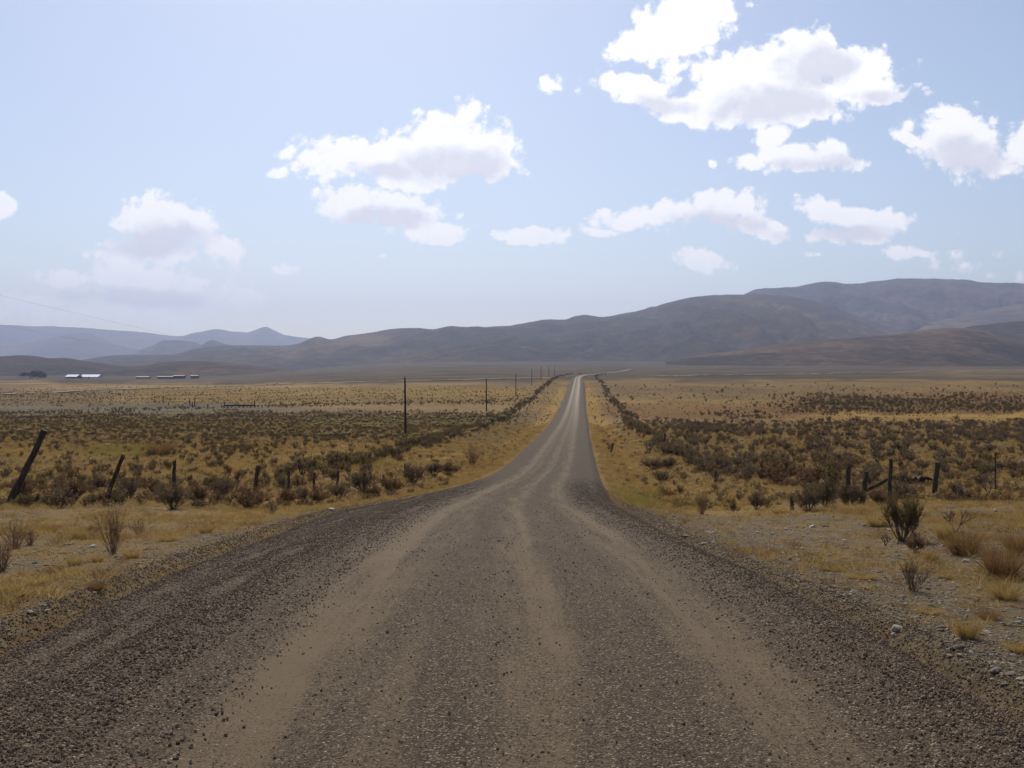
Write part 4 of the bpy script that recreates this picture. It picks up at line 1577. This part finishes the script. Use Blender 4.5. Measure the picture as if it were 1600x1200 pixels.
tuft(1507, 866, 44, 62, 0, 'grass_dark', 'dark brown grass clump in front of the bare reddish brush')
tuft(1475, 842, 32, 28, 1, 'grass', 'golden grass tuft between gnarled sagebrush and dark clump')
tuft(1567, 904, 62, 68, 2, 'grass_dark', 'large brown-gold grass tuft with dark core near right edge')
tuft(1592, 864, 38, 50, 3, 'grass_dark', 'golden-brown grass tuft cut by the right border')
tuft(1571, 936, 30, 56, 1, 'grass', 'wide pale gold tuft just below the large one')
tuft(1512, 998, 40, 42, 0, 'grass', 'round golden tuft alone on the right verge, nearest')
tuft(1456, 878, 22, 22, 3, 'grass', 'small golden tuft right of the round brown brush')
tuft(1372, 822, 22, 40, 2, 'grass', 'pale gold tuft behind the gnarled sagebrush on its left')
tuft(1420, 894, 16, 26, 1, 'grass', 'small gold tuft behind the lone twiggy brush')
tuft(1593, 1020, 20, 44, 2, 'grass', 'low gold tuft at the right border, nearest the viewer')
tuft(124, 842, 20, 30, 2, 'grass', 'gold tuft left of the tall dry reddish brush')
tuft(152, 878, 16, 24, 1, 'grass', 'small gold tuft in front of the tall dry brush')
tuft(115, 884, 18, 26, 3, 'grass', 'gold tuft in the middle of the left verge')
tuft(56, 915, 20, 36, 0, 'grass', 'gold tuft near the road edge at the left')
tuft(84, 896, 14, 32, 2, 'grass_dark', 'low brown tuft between two gold tufts on left verge')
tuft(321, 833, 16, 28, 1, 'grass', 'gold tuft close to the gravel edge on left verge')
tuft(150, 922, 14, 28, 3, 'grass_dark', 'brown flattened tuft at the left gravel edge')
tuft(250, 712, 26, 40, 0, 'grass_dark', 'orange-brown tall grass clump beside the green grass')

for (px, py, h, w_, k, mt, lb) in (
        (1340, 800, 16, 44, 2, 'grass', 'pale gold tuft at the foot of the crossed rail posts'),
        (1218, 802, 13, 34, 1, 'grass', 'low gold tuft left of the post stub'),
        (1430, 806, 16, 40, 3, 'grass', 'gold tuft between the gnarled sagebrush and the isolated post'),
        (1530, 812, 14, 44, 0, 'grass_dark', 'brown tuft below the thin steel post'),
        (1478, 905, 13, 30, 2, 'grass', 'low gold tuft right of the lone twiggy brush'),
        (1350, 905, 12, 46, 3, 'grass', 'flat gold tuft left of the lone twiggy brush'),
        (1300, 892, 11, 42, 1, 'grass', 'flat gold tuft at the edge of the grey gravel patch'),
        (1545, 968, 16, 40, 2, 'grass_dark', 'low brown tuft right of the nearest round golden tuft'),
        (1455, 960, 12, 40, 0, 'grass', 'flat pale tuft left of the nearest round golden tuft'),
        (1075, 792, 16, 40, 2, 'grass_green', 'yellow-green tuft left of the reddish twiggy brush'),
        (1010, 778, 18, 44, 0, 'grass_green', 'yellow-green tuft in the strip beside the road bend'),
        (205, 872, 16, 30, 3, 'grass', 'gold tuft right of the tall dry brush foot'),
        (262, 846, 14, 34, 0, 'grass', 'gold tuft halfway along the left verge'),
        (385, 820, 13, 32, 2, 'grass', 'gold tuft below the wide reddish-brown brush'),
        (20, 925, 16, 36, 1, 'grass', 'gold tuft at the left border near the gravel'),
        (75, 832, 14, 34, 3, 'grass_dark', 'brown tuft between the bare twigs and a gold tuft')):
    tuft(px, py, h, w_, k, mt, lb)

# ------------------------------------------------------------------ stones that can be told apart
SM = [stone_mesh(600 + k, M['stone_pale'], .5, 2) for k in range(4)]
SG = [stone_mesh(620 + k, M['stone_grey'], .5, 2) for k in range(3)]


def stone(px, py, wpx, hpx, pale, label, on_road=False, group=None):
    b = at(px, py)
    me = (SM if pale else SG)[rnd.randrange(3)]
    o = link('stone', me, None, b + Vector((0, 0, hpx * b.y / F * .25)))
    s = wpx * b.y / F
    o.scale = (s, s * .8, hpx * b.y / F / .42)
    o.rotation_euler = (rnd.uniform(-.15, .15), rnd.uniform(-.15, .15), rnd.uniform(-.5, .5))
    tag(o, label, 'stone', group)


GS = 'loose stones on the verges'
stone(1403, 986, 20, 10, True, 'flat pale stone on the right gravel edge, largest there', group=GS)
stone(1399, 994, 10, 6, True, 'small pale stone touching the flat pale one', group=GS)
stone(1493, 1015, 22, 8, False, 'dark slate-coloured stone on the right verge', group=GS)
stone(1484, 1020, 10, 7, True, 'pale stone beside the dark slate-coloured one', group=GS)
stone(1520, 1022, 10, 5, True, 'small pale stone right of the dark slate-coloured one', group=GS)
stone(1556, 1051, 26, 9, False, 'long grey half-buried stone near the bottom right', group=GS)
stone(1396, 880, 9, 6, True, 'white rounded stone left of the lone twiggy brush', group=GS)
stone(1510, 879, 12, 6, True, 'pale stone in front of the dark grass clump', group=GS)
stone(1590, 975, 16, 6, True, 'pale flat stone at the right border', group=GS)
stone(517, 797, 11, 4, True, 'white stone at the left gravel edge below the brush', group=GS)
stone(143, 855, 11, 4, True, 'white chalky stone left of the tall dry brush foot', group=GS)
stone(104, 852, 12, 4, True, 'white chalky stone farther left on the stony patch', group=GS)
stone(90, 905, 10, 5, True, 'pale stone beside the left gravel edge', group=GS)
stone(968, 663, 8, 7, True, 'bright white rock in the grass strip beside the right hedge', group=GS)
stone(1558, 799, 9, 4, True, 'bright white stone in the stony patch below the steel post', group=GS)
stone(1573, 785, 11, 6, True, 'pale broken rocks right of the steel post foot', group=GS)
for k, (px, py, sz) in enumerate([(1270, 824, 10), (1288, 823, 7), (1263, 833, 6), (1255, 859, 8), (1278, 864, 9), (1296, 869, 9), (1249, 876, 8), (1268, 841, 5), (1351, 821, 7), (1240, 834, 6), (1215, 816, 6), (1330, 830, 6),
                               (1208, 835, 7), (1283, 841, 6), (1320, 846, 7), (1205, 869, 6), (1357, 876, 6), (1228, 828, 7)]):
    stone(px, py, sz, sz * .5, True, '%s pale stone on the gravel patch below the post stub, %s, %s' % ('largish' if sz > 7 else ('small' if sz > 6 else 'tiny'),
          'its left part' if px < 1235 else ('its middle' if px < 1275 else ('its right part' if px < 1300 else 'its far right')), 'far side' if py < 832 else ('near side' if py > 858 else 'centre')), group='pale stones on the grey gravel patch')

# ------------------------------------------------------------------ the mass of sagebrush in the fields
def low_bush(seed, leafm, woodm, top=None, leaves=13, stems=9, twigs=5, ll=.13, lw=.034, spread=.66):
    br, fo = sage_parts(seed, stems, twigs, leaves, spread, ll, lw, 3, .5, 0, .03)
    pm = [(br, woodm), (fo, leafm)]
    if top:
        r = random.Random(seed + 1)
        tp = MB()
        for k in range(70):
            az = r.uniform(0, 6.28)
            q = math.sqrt(r.random()) * .5
            tp.leaf((math.cos(az) * q, math.sin(az) * q, .88 - q * q * .9 + r.uniform(-.06, .06)), (r.uniform(-.5, .5), r.uniform(-.5, .5), 1), .12, .07)
        pm.append((tp, top))
    return joined('sagebrush', pm)


LB = [low_bush(700 + k, M['sage'], M['twig']) for k in range(5)]
LB += [low_bush(710 + k, M['sage_brown'], M['redtwig']) for k in range(3)]
LB += [low_bush(720 + k, M['sage_green'], M['twig']) for k in range(2)]
RB = [low_bush(730 + k, M['rabbit'], M['twig'], M['rabbit_top']) for k in range(3)]


def veg_points(n, y0, y1, power=1.0, margin=1.12):
    """points spread over the view wedge with density ~ y^(-power)"""
    yy = npr.uniform(y0 ** (2 - power), y1 ** (2 - power), n) ** (1 / (2 - power))
    xx = npr.uniform(-.5 * margin, .5 * margin, n) * yy
    return xx, yy


def sage_density(x, y):
    """0..1 chance of a bush and its size class, read off the fields of the photograph"""
    z = base_z(x, y)
    px, py = project(x, y, z)
    u, out = road_uv(x, y)
    pyj = py + (fbm(px * .02, py * .08, 71, 3) - .5) * 14
    left = u < 0
    p = np.zeros_like(x)
    # left field
    p = np.where(left, .85 * smooth(642, 650, pyj) * smooth(700, 684, pyj), p)
    p = np.where(left, np.maximum(p, .10 * smooth(690, 700, pyj) * smooth(745, 725, pyj)), p)
    p = np.where(left, np.maximum(p, .10 * smooth(602, 608, pyj) * smooth(634, 628, pyj)), p)
    p = np.where(left, np.maximum(p, .25 * smooth(606, 610, pyj) * smooth(628, 620, pyj) * smooth(330, 120, px)), p)
    p = np.where(left, np.maximum(p, .7 * blob(px, py, 370, 705, 70, 14)), p)
    p = np.where(left, np.maximum(p, .5 * blob(px, py, 700, 690, 60, 22)), p)
    p = np.where(left, np.maximum(p, .7 * np.exp(-((py - 637 + .02 * (px - 300)) / 2.2) ** 2)), p)
    # right field
    p = np.where(~left, (.42 - .20 * smooth(680, 730, pyj)) * smooth(655, 662, pyj) * smooth(760, 735, pyj) * smooth(985, 1030, px + (py - 660) * -.9), p)
    p = np.where(~left, np.maximum(p, .5 * smooth(614, 622, pyj) * smooth(650, 643, pyj) * smooth(1180, 1300, px)), p)
    p = np.where(~left, np.maximum(p, .4 * smooth(640, 645, pyj) * smooth(654, 650, pyj) * smooth(1240, 1180, px) * smooth(1080, 1140, px)), p)
    p = np.where(~left, np.maximum(p, .03 * smooth(598, 606, pyj) * smooth(640, 632, pyj)), p)
    # clumpiness
    p = p * (.55 + .75 * smooth(.40, .60, fbm(x * .22, y * .10, 73, 3)))
    # roadside strips
    strip_ = (out > .6) & (out < 9) & (y > 30)
    p = np.where(strip_, np.maximum(p * .25, .07), p)
    # hedges of brush along both fence lines
    hl = np.exp(-((out - 9.5) / 1.7) ** 2) * left * smooth(42, 60, y) * .62
    hr = np.exp(-((out - 6.5 - 2.0 * smooth(60, 30, y)) / 1.5) ** 2) * (~left) * smooth(30, 42, y) * smooth(210, 170, y) * .66
    hr2 = np.exp(-((out - 8.0) / 1.2) ** 2) * (~left) * smooth(170, 210, y) * .55
    p = np.maximum(p, np.maximum(hl, np.maximum(hr, hr2)))
    p = np.where(left & (y < 60) & (out > 1.5) & (px < 680), np.maximum(p, .22 * smooth(22.5, 24, y) * smooth(728, 742, py)), p)
    p = np.where((~left) & (y < 60) & (out > 3), np.maximum(p * .75, .10 * smooth(24, 27, y)) * np.where((px > 1430) & (y < 38), .35, 1), p)
    p = np.where(out < .8, 0, p)
    p = np.where(y < 22.8, 0, p)
    return p, px, py, left, out, np.maximum(hl, np.maximum(hr, hr2))


xx, yy = veg_points(95000, 22.5, 900, .9)
p, px, py, left, out, hedge = sage_density(xx, yy)
keep = npr.random(len(xx)) < p * np.where(yy > 300, .8, 1.0)
# nearer ground: thin the crowd to about a bush per 2.3 square metres
xx, yy, px, py, left, out, hedge = (q[keep] for q in (xx, yy, px, py, left, out, hedge))
zz = ground_z(xx, yy)
size = npr.uniform(.38, 1.0, len(xx)) * np.where(hedge > .4, 1.35, 1.0) * np.where(yy > 250, 1.15, 1.0)
size = size * np.where((out < 6) & (hedge < .3), .6, 1.0)
size = size * np.where(left & (hedge < .3), .68, 1.0) * np.where((yy < 40), npr.uniform(.6, 1.15, len(xx)) * np.where(left, 1.0, .7), 1.0)
kindv = npr.integers(0, 5, len(xx))
brownm = npr.random(len(xx)) < np.where(yy < 45, .5, .25)
kindv = np.where(brownm, npr.integers(5, 8, len(xx)), kindv)
olive = (npr.random(len(xx)) < np.where(left, .45, .12)) | ((py < 650) & (~left) & (px > 1180))
kindv = np.where(olive, npr.integers(8, 10, len(xx)), kindv)
rab = left & (py > 645) & (py < 690) & (npr.random(len(xx)) < (.12 + .75 * np.exp(-((py - 662) / 6) ** 2) * smooth(430, 520, px) * smooth(760, 720, px)))
app = size * F / yy * ((px > 0) & (px < 1600))
order = np.argsort(-np.where(rab, 0, app))
IND = 255
ind = order[:IND]
rest = np.ones(len(xx), bool)
rest[ind] = False
ro = np.argsort(-np.where(rab, app, 0))
rind = ro[:120]
rest[rind] = False

HUE = lambda k: 'grey' if k < 5 else ('reddish' if k < 8 else 'olive')
BIG = lambda q: 'big' if q > .85 else ('small' if q < .58 else 'medium')


def pick(v, table):
    for lim, word in table:
        if v < lim:
            return word
    return table[-1][1]


def bush_label(i):
    X, Y, s_, k = px[i], py[i], size[i], int(kindv[i])
    lf, hd = bool(left[i]), hedge[i] > .35
    head = BIG(s_) + ' ' + HUE(k)
    if hd:
        row = pick(yy[i], [(45, 'at its near end'), (60, 'past its near end'), (80, 'in its nearer half'), (110, 'about its middle'), (170, 'in its farther half'), (9999, 'toward its far end')])
        return '%s bush on %s of %s roadside hedge, %s' % (head, 'road side' if out[i] < (9.5 if lf else 7.2) else 'field side', 'left' if lf else 'right', row), 'hedge of brush %s of the road' % ('left' if lf else 'right')
    if out[i] < 6:
        row = pick(yy[i], [(40, 'close to the viewer'), (60, 'near the ditch'), (90, 'halfway down the slope'), (9999, 'far down the road')])
        return '%s bush in the grass strip %s of the road, %s' % (head, 'left' if lf else 'right', row), 'small bushes in the %s roadside grass' % ('left' if lf else 'right')
    if lf:
        seg = pick(X, [(90, 'behind the thick leaning post'), (220, 'behind the slender leaning post'), (330, 'behind the upright dark post'), (430, 'behind the tilted post'), (520, 'behind the short posts'), (640, 'left of the nearest pole'), (9999, 'right of the nearest pole')])
        row = pick(Y, [(668, 'far'), (690, 'middle'), (715, 'nearer'), (9999, 'nearest')])
        return '%s sagebrush %s, %s rows of the left field' % (head, seg, row), 'sagebrush of the left field'
    seg = pick(X, [(1120, 'beside the brush hedge'), (1200, 'left of the post stub'), (1270, 'beyond the post stub'), (1340, 'beyond the two rail posts'), (1420, 'beyond the tall grey post'), (1500, 'beyond the stout isolated post'), (1550, 'left of the steel post'), (9999, 'right of the steel post')])
    row = pick(Y, [(680, 'far'), (700, 'middle'), (720, 'nearer'), (9999, 'nearest')])
    return '%s sagebrush %s, %s rows of the right field' % (head, seg, row), 'sagebrush of the right field'


for i in ind:
    o = link('sagebrush', LB[int(kindv[i])], None, (xx[i], yy[i], zz[i] - .02))
    s = size[i]
    o.scale = (s * rnd.uniform(.75, 1.05), s * rnd.uniform(.75, 1.05), s)
    o.rotation_euler = (0, 0, rnd.uniform(0, 6.28))
    lb, gp = bush_label(i)
    tag(o, lb, 'shrub', gp)
for i in rind:
    if not rab[i]:
        continue
    o = link('rabbitbrush', RB[i % 3], None, (xx[i], yy[i], zz[i] - .02))
    s = size[i]
    o.scale = (s * 1.15, s * 1.15, s * .95)
    o.rotation_euler = (0, 0, rnd.uniform(0, 6.28))
    seg = pick(px[i], [(120, 'near the left border'), (250, 'above the two leaning posts'), (350, 'left of the feed trough'), (420, 'below the feed trough'), (520, 'just right of the feed trough'), (600, 'left of the nearest pole'),
                       (634, 'touching the nearest pole on its left'), (680, 'touching the nearest pole on its right'), (9999, 'between the nearest pole and the hedge')])
    row = pick(py[i], [(655, 'far side'), (663, 'middle'), (672, 'nearer side'), (9999, 'near side')])
    tag(o, '%s yellow-topped rabbitbrush %s, %s of its belt' % (BIG(size[i]), seg, row), 'shrub', 'rabbitbrush in the left field')

ri = np.where(rest)[0]
vi = np.where(rab[ri], 10 + npr.integers(0, 3, len(ri)), kindv[ri])
sc = np.column_stack([size[ri] * npr.uniform(.75, 1.05, len(ri)), size[ri] * npr.uniform(.75, 1.05, len(ri)), size[ri]])
scatter_object('sagebrush_scrub', np.column_stack([xx[ri], yy[ri], zz[ri] - .02]), sc, npr.uniform(0, 6.28, len(ri)), vi, LB + RB, .06,
               'distant mass of grey-brown sagebrush scrub across both fields', 'scrub')
print('bushes', len(xx), 'rest', len(ri))

# ------------------------------------------------------------------ dry grass
GT = [tuft_parts(800 + k, 34, .80, .022, .5, .42, 2) for k in range(4)]
GV_ = [g.mesh('grass_sprig', M['grass']) for g in GT] + [g.mesh('grass_sprig', M['grass_dark']) for g in GT[:2]] + [g.mesh('grass_sprig', M['grass_green']) for g in GT[:2]]


def grass_density(x, y):
    z = base_z(x, y)
    px, py = project(x, y, z)
    u, out = road_uv(x, y)
    left = u < 0
    n = fbm(x * .55, y * .55, 81, 3)
    p = smooth(.46, .66, n) * .75
    p = np.where((~left) & (y < 20), .15 + smooth(.46, .66, n) * .75, p)
    p = np.where((y > 24), .25 + .6 * smooth(.35, .6, n), p)
    # strips along the gravel
    p = np.maximum(p, np.exp(-((out - .7) / .5) ** 2) * smooth(10, 22, y) * .8)
    p = np.maximum(p, .8 * smooth(5, 3, out) * smooth(24, 32, y))
    p = np.where((~left) & (y < 23) & (out < 3.6), p * .22, p)
    p = np.where(left & (y < 22), .03 + p * .55, p)
    p = np.where(left & (y < 14), p * .7, p)
    p = np.where(left & (blob(px, py, 230, 853, 110, 13) > .4), p * .35, p)
    p = np.where(out < .15, 0, p)
    return p, px, py, left


gx_, gy_ = veg_points(210000, 4.5, 170, 1.2, 1.15)
gp, gpx, gpy, gleft = grass_density(gx_, gy_)
keep = npr.random(len(gx_)) < gp
gx_, gy_, gpx, gpy, gleft = (q[keep] for q in (gx_, gy_, gpx, gpy, gleft))
gs = npr.uniform(.05, .16, len(gx_)) * (1 + 1.3 * smooth(20, 90, gy_))
gi_ = npr.integers(0, 4, len(gx_))
gi_ = np.where(npr.random(len(gx_)) < .22, npr.integers(4, 6, len(gx_)), gi_)
green = (blob(gpx, gpy, 190, 707, 75, 9) + blob(gpx, gpy, 535, 727, 60, 8)) * gleft + blob(gpx, gpy, 1010, 780, 60, 16) * .8
gi_ = np.where(npr.random(len(gx_)) < green * 1.2, npr.integers(6, 8, len(gx_)), gi_)
gs = np.where(green > .4, gs * 1.5, gs)
scatter_object('dry_grass', np.column_stack([gx_, gy_, ground_z(gx_, gy_)]), np.column_stack([gs * 1.5, gs * 1.5, gs]), npr.uniform(0, 6.28, len(gx_)), gi_, GV_, .1,
               'short dry golden grass growing on the verges and fields', 'grass')
print('grass', len(gx_))

# ------------------------------------------------------------------ loose gravel and pebbles
ST = [stone_mesh(900 + k, M['gravel'], .65, 1) for k in range(6)]
nst = 330000
sy = np.exp(npr.uniform(math.log(3.5), math.log(55), nst))
side = npr.random(nst) < .56
uu_ = np.where(side, -npr.uniform(1.1, 4.6, nst), npr.uniform(1.2, 3.7, nst))
lane = npr.random(nst) < .035
uu_ = np.where(lane, npr.uniform(-1.5, 1.5, nst), uu_)
dens = np.where(lane, .6 + 0 * sy, smooth(1.15, 2.15, np.abs(uu_)) ** 1.3)
sx = ROAD_C(sy) + uu_
inview = np.abs(sx) < .56 * sy
sout = np.where(uu_ < 0, -uu_ - ROAD_L(sy), uu_ - ROAD_R(sy))
out_ok = npr.random(nst) < np.where(sout < .1, 1.0, np.where(uu_ < 0, .30, .55) * np.exp(-(sout - .1) / .28))
keep = (npr.random(nst) < dens * smooth(55, 25, sy)) & inview & out_ok
sx, sy, uu_, sout = sx[keep], sy[keep], uu_[keep], sout[keep]
ss = np.exp(npr.normal(math.log(.0100), .50, len(sx))) * (1 + .02 * sy)
lane = lane[keep]
ss = np.minimum(np.where(lane, ss * .75, ss), np.where(npr.random(len(ss)) < .02, .036, .021))
sz_ = np.maximum(np.where(sout < .28, road_z(uu_, sy), -99), np.where(sout > -.4, ground_z(sx, sy), -99))
scatter_object('loose_gravel', np.column_stack([sx, sy, sz_ + ss * .12]), ss, None, npr.integers(0, 6, len(sx)), ST, 0,
               'loose dark crushed gravel heaped along both road edges', 'gravel', rot3=True)
print('gravel', len(sx))
PB = [stone_mesh(940 + k, M['pebble'], .55, 1) for k in range(5)]
nst = 150000
sy = np.exp(npr.uniform(math.log(4.5), math.log(32), nst))
sx = npr.uniform(-.57, .57, nst) * sy
u_, out_ = road_uv(sx, sy)
pz = base_z(sx, sy)
ppx, ppy = project(sx, sy, pz)
pr = .35 + .65 * smooth(.45, .6, fbm(sx * .6, sy * .6, 91, 3))
pr = np.where((u_ > 0) & (sy < 24), np.maximum(pr, .75), pr)
keep = (npr.random(nst) < pr) & (out_ > .0)
sx, sy = sx[keep], sy[keep]
ss = np.exp(npr.normal(math.log(.0110), .60, len(sx)))
scatter_object('verge_pebbles', np.column_stack([sx, sy, ground_z(sx, sy) + ss * .1]), np.column_stack([ss * 1.2, ss, ss * .8]), npr.uniform(0, 6.28, len(sx)), npr.integers(0, 5, len(sx)), PB, .3,
               'small pale pebbles strewn over the dirt verges', 'pebbles')

# ------------------------------------------------------------------ low scrub between the bushes, and twig litter
LS = [low_bush(760 + k, M[m1], M['twig'], None, 7, 6, 3, .22, .06, .75) for k, m1 in enumerate(('sage', 'sage_brown', 'sage_green', 'grass_dark', 'grass'))]
lx, ly = veg_points(90000, 24, 420, 1.0)
pz = base_z(lx, ly)
lpx, lpy = project(lx, ly, pz)
u_, out_ = road_uv(lx, ly)
lpyj = lpy + (fbm(lpx * .02, lpy * .08, 71, 3) - .5) * 14
lp = np.where(u_ < 0, .75 * smooth(640, 648, lpyj) * smooth(712, 690, lpyj) + .22 * smooth(604, 608, lpyj) * smooth(636, 630, lpyj),   .30 * smooth(652, 660, lpyj) + .4 * smooth(614, 622, lpyj) * smooth(652, 645, lpyj) * smooth(1150, 1300, lpx) + .10 * smooth(596, 606, lpyj))
lp = np.maximum(lp, .16 * smooth(690, 700, lpyj))
lp = np.where(out_ < 7, np.minimum(lp, .14), lp)
keep = (npr.random(len(lx)) < lp) & (out_ > .9)
lx, ly, u_ = lx[keep], ly[keep], u_[keep]
lsz = npr.uniform(.10, .32, len(lx)) * (1 + .4 * smooth(100, 300, ly))
lk = npr.choice(5, len(lx), p=(.30, .22, .20, .14, .14))
scatter_object('low_scrub', np.column_stack([lx, ly, ground_z(lx, ly) - .01]), np.column_stack([lsz * 1.2, lsz * 1.2, lsz]), npr.uniform(0, 6.28, len(lx)), lk, LS, .1,
               'low dry scrub filling the ground between the sagebrush', 'scrub')
tw = []
for k in range(4):
    r_ = random.Random(970 + k)
    t_ = MB()
    p_ = Vector((-.5, 0, .02))
    pts = [p_.copy()]
    for q in range(4):
        p_ = p_ + Vector((.25, r_.uniform(-.07, .07), r_.uniform(-.01, .03)))
        pts.append(p_.copy())
    t_.tube(pts, [.02, .018, .015, .012, .006], 3, False)
    t_.tube([pts[2], pts[2] + Vector((.15, r_.choice((-.14, .14)), .05))], [.012, .004], 3, False)
    tw.append(t_.mesh('twig', M['twig'] if k % 2 else M['redtwig']))
nst = 3000
sy = np.exp(npr.uniform(math.log(5), math.log(30), nst))
sx = npr.uniform(-.57, .57, nst) * sy
u_, out_ = road_uv(sx, sy)
keep = (out_ > .25) & (npr.random(nst) < .25 + .75 * smooth(.45, .6, fbm(sx * .7, sy * .7, 95, 3)))
sx, sy = sx[keep], sy[keep]
scatter_object('twig_litter', np.column_stack([sx, sy, ground_z(sx, sy)]), npr.uniform(.06, .22, len(sx)), npr.uniform(0, 6.28, len(sx)), npr.integers(0, 4, len(sx)), tw, .15,
               'dead twigs littering the dirt verges', 'twigs')
print('low scrub', len(lx), 'twigs', len(sx))
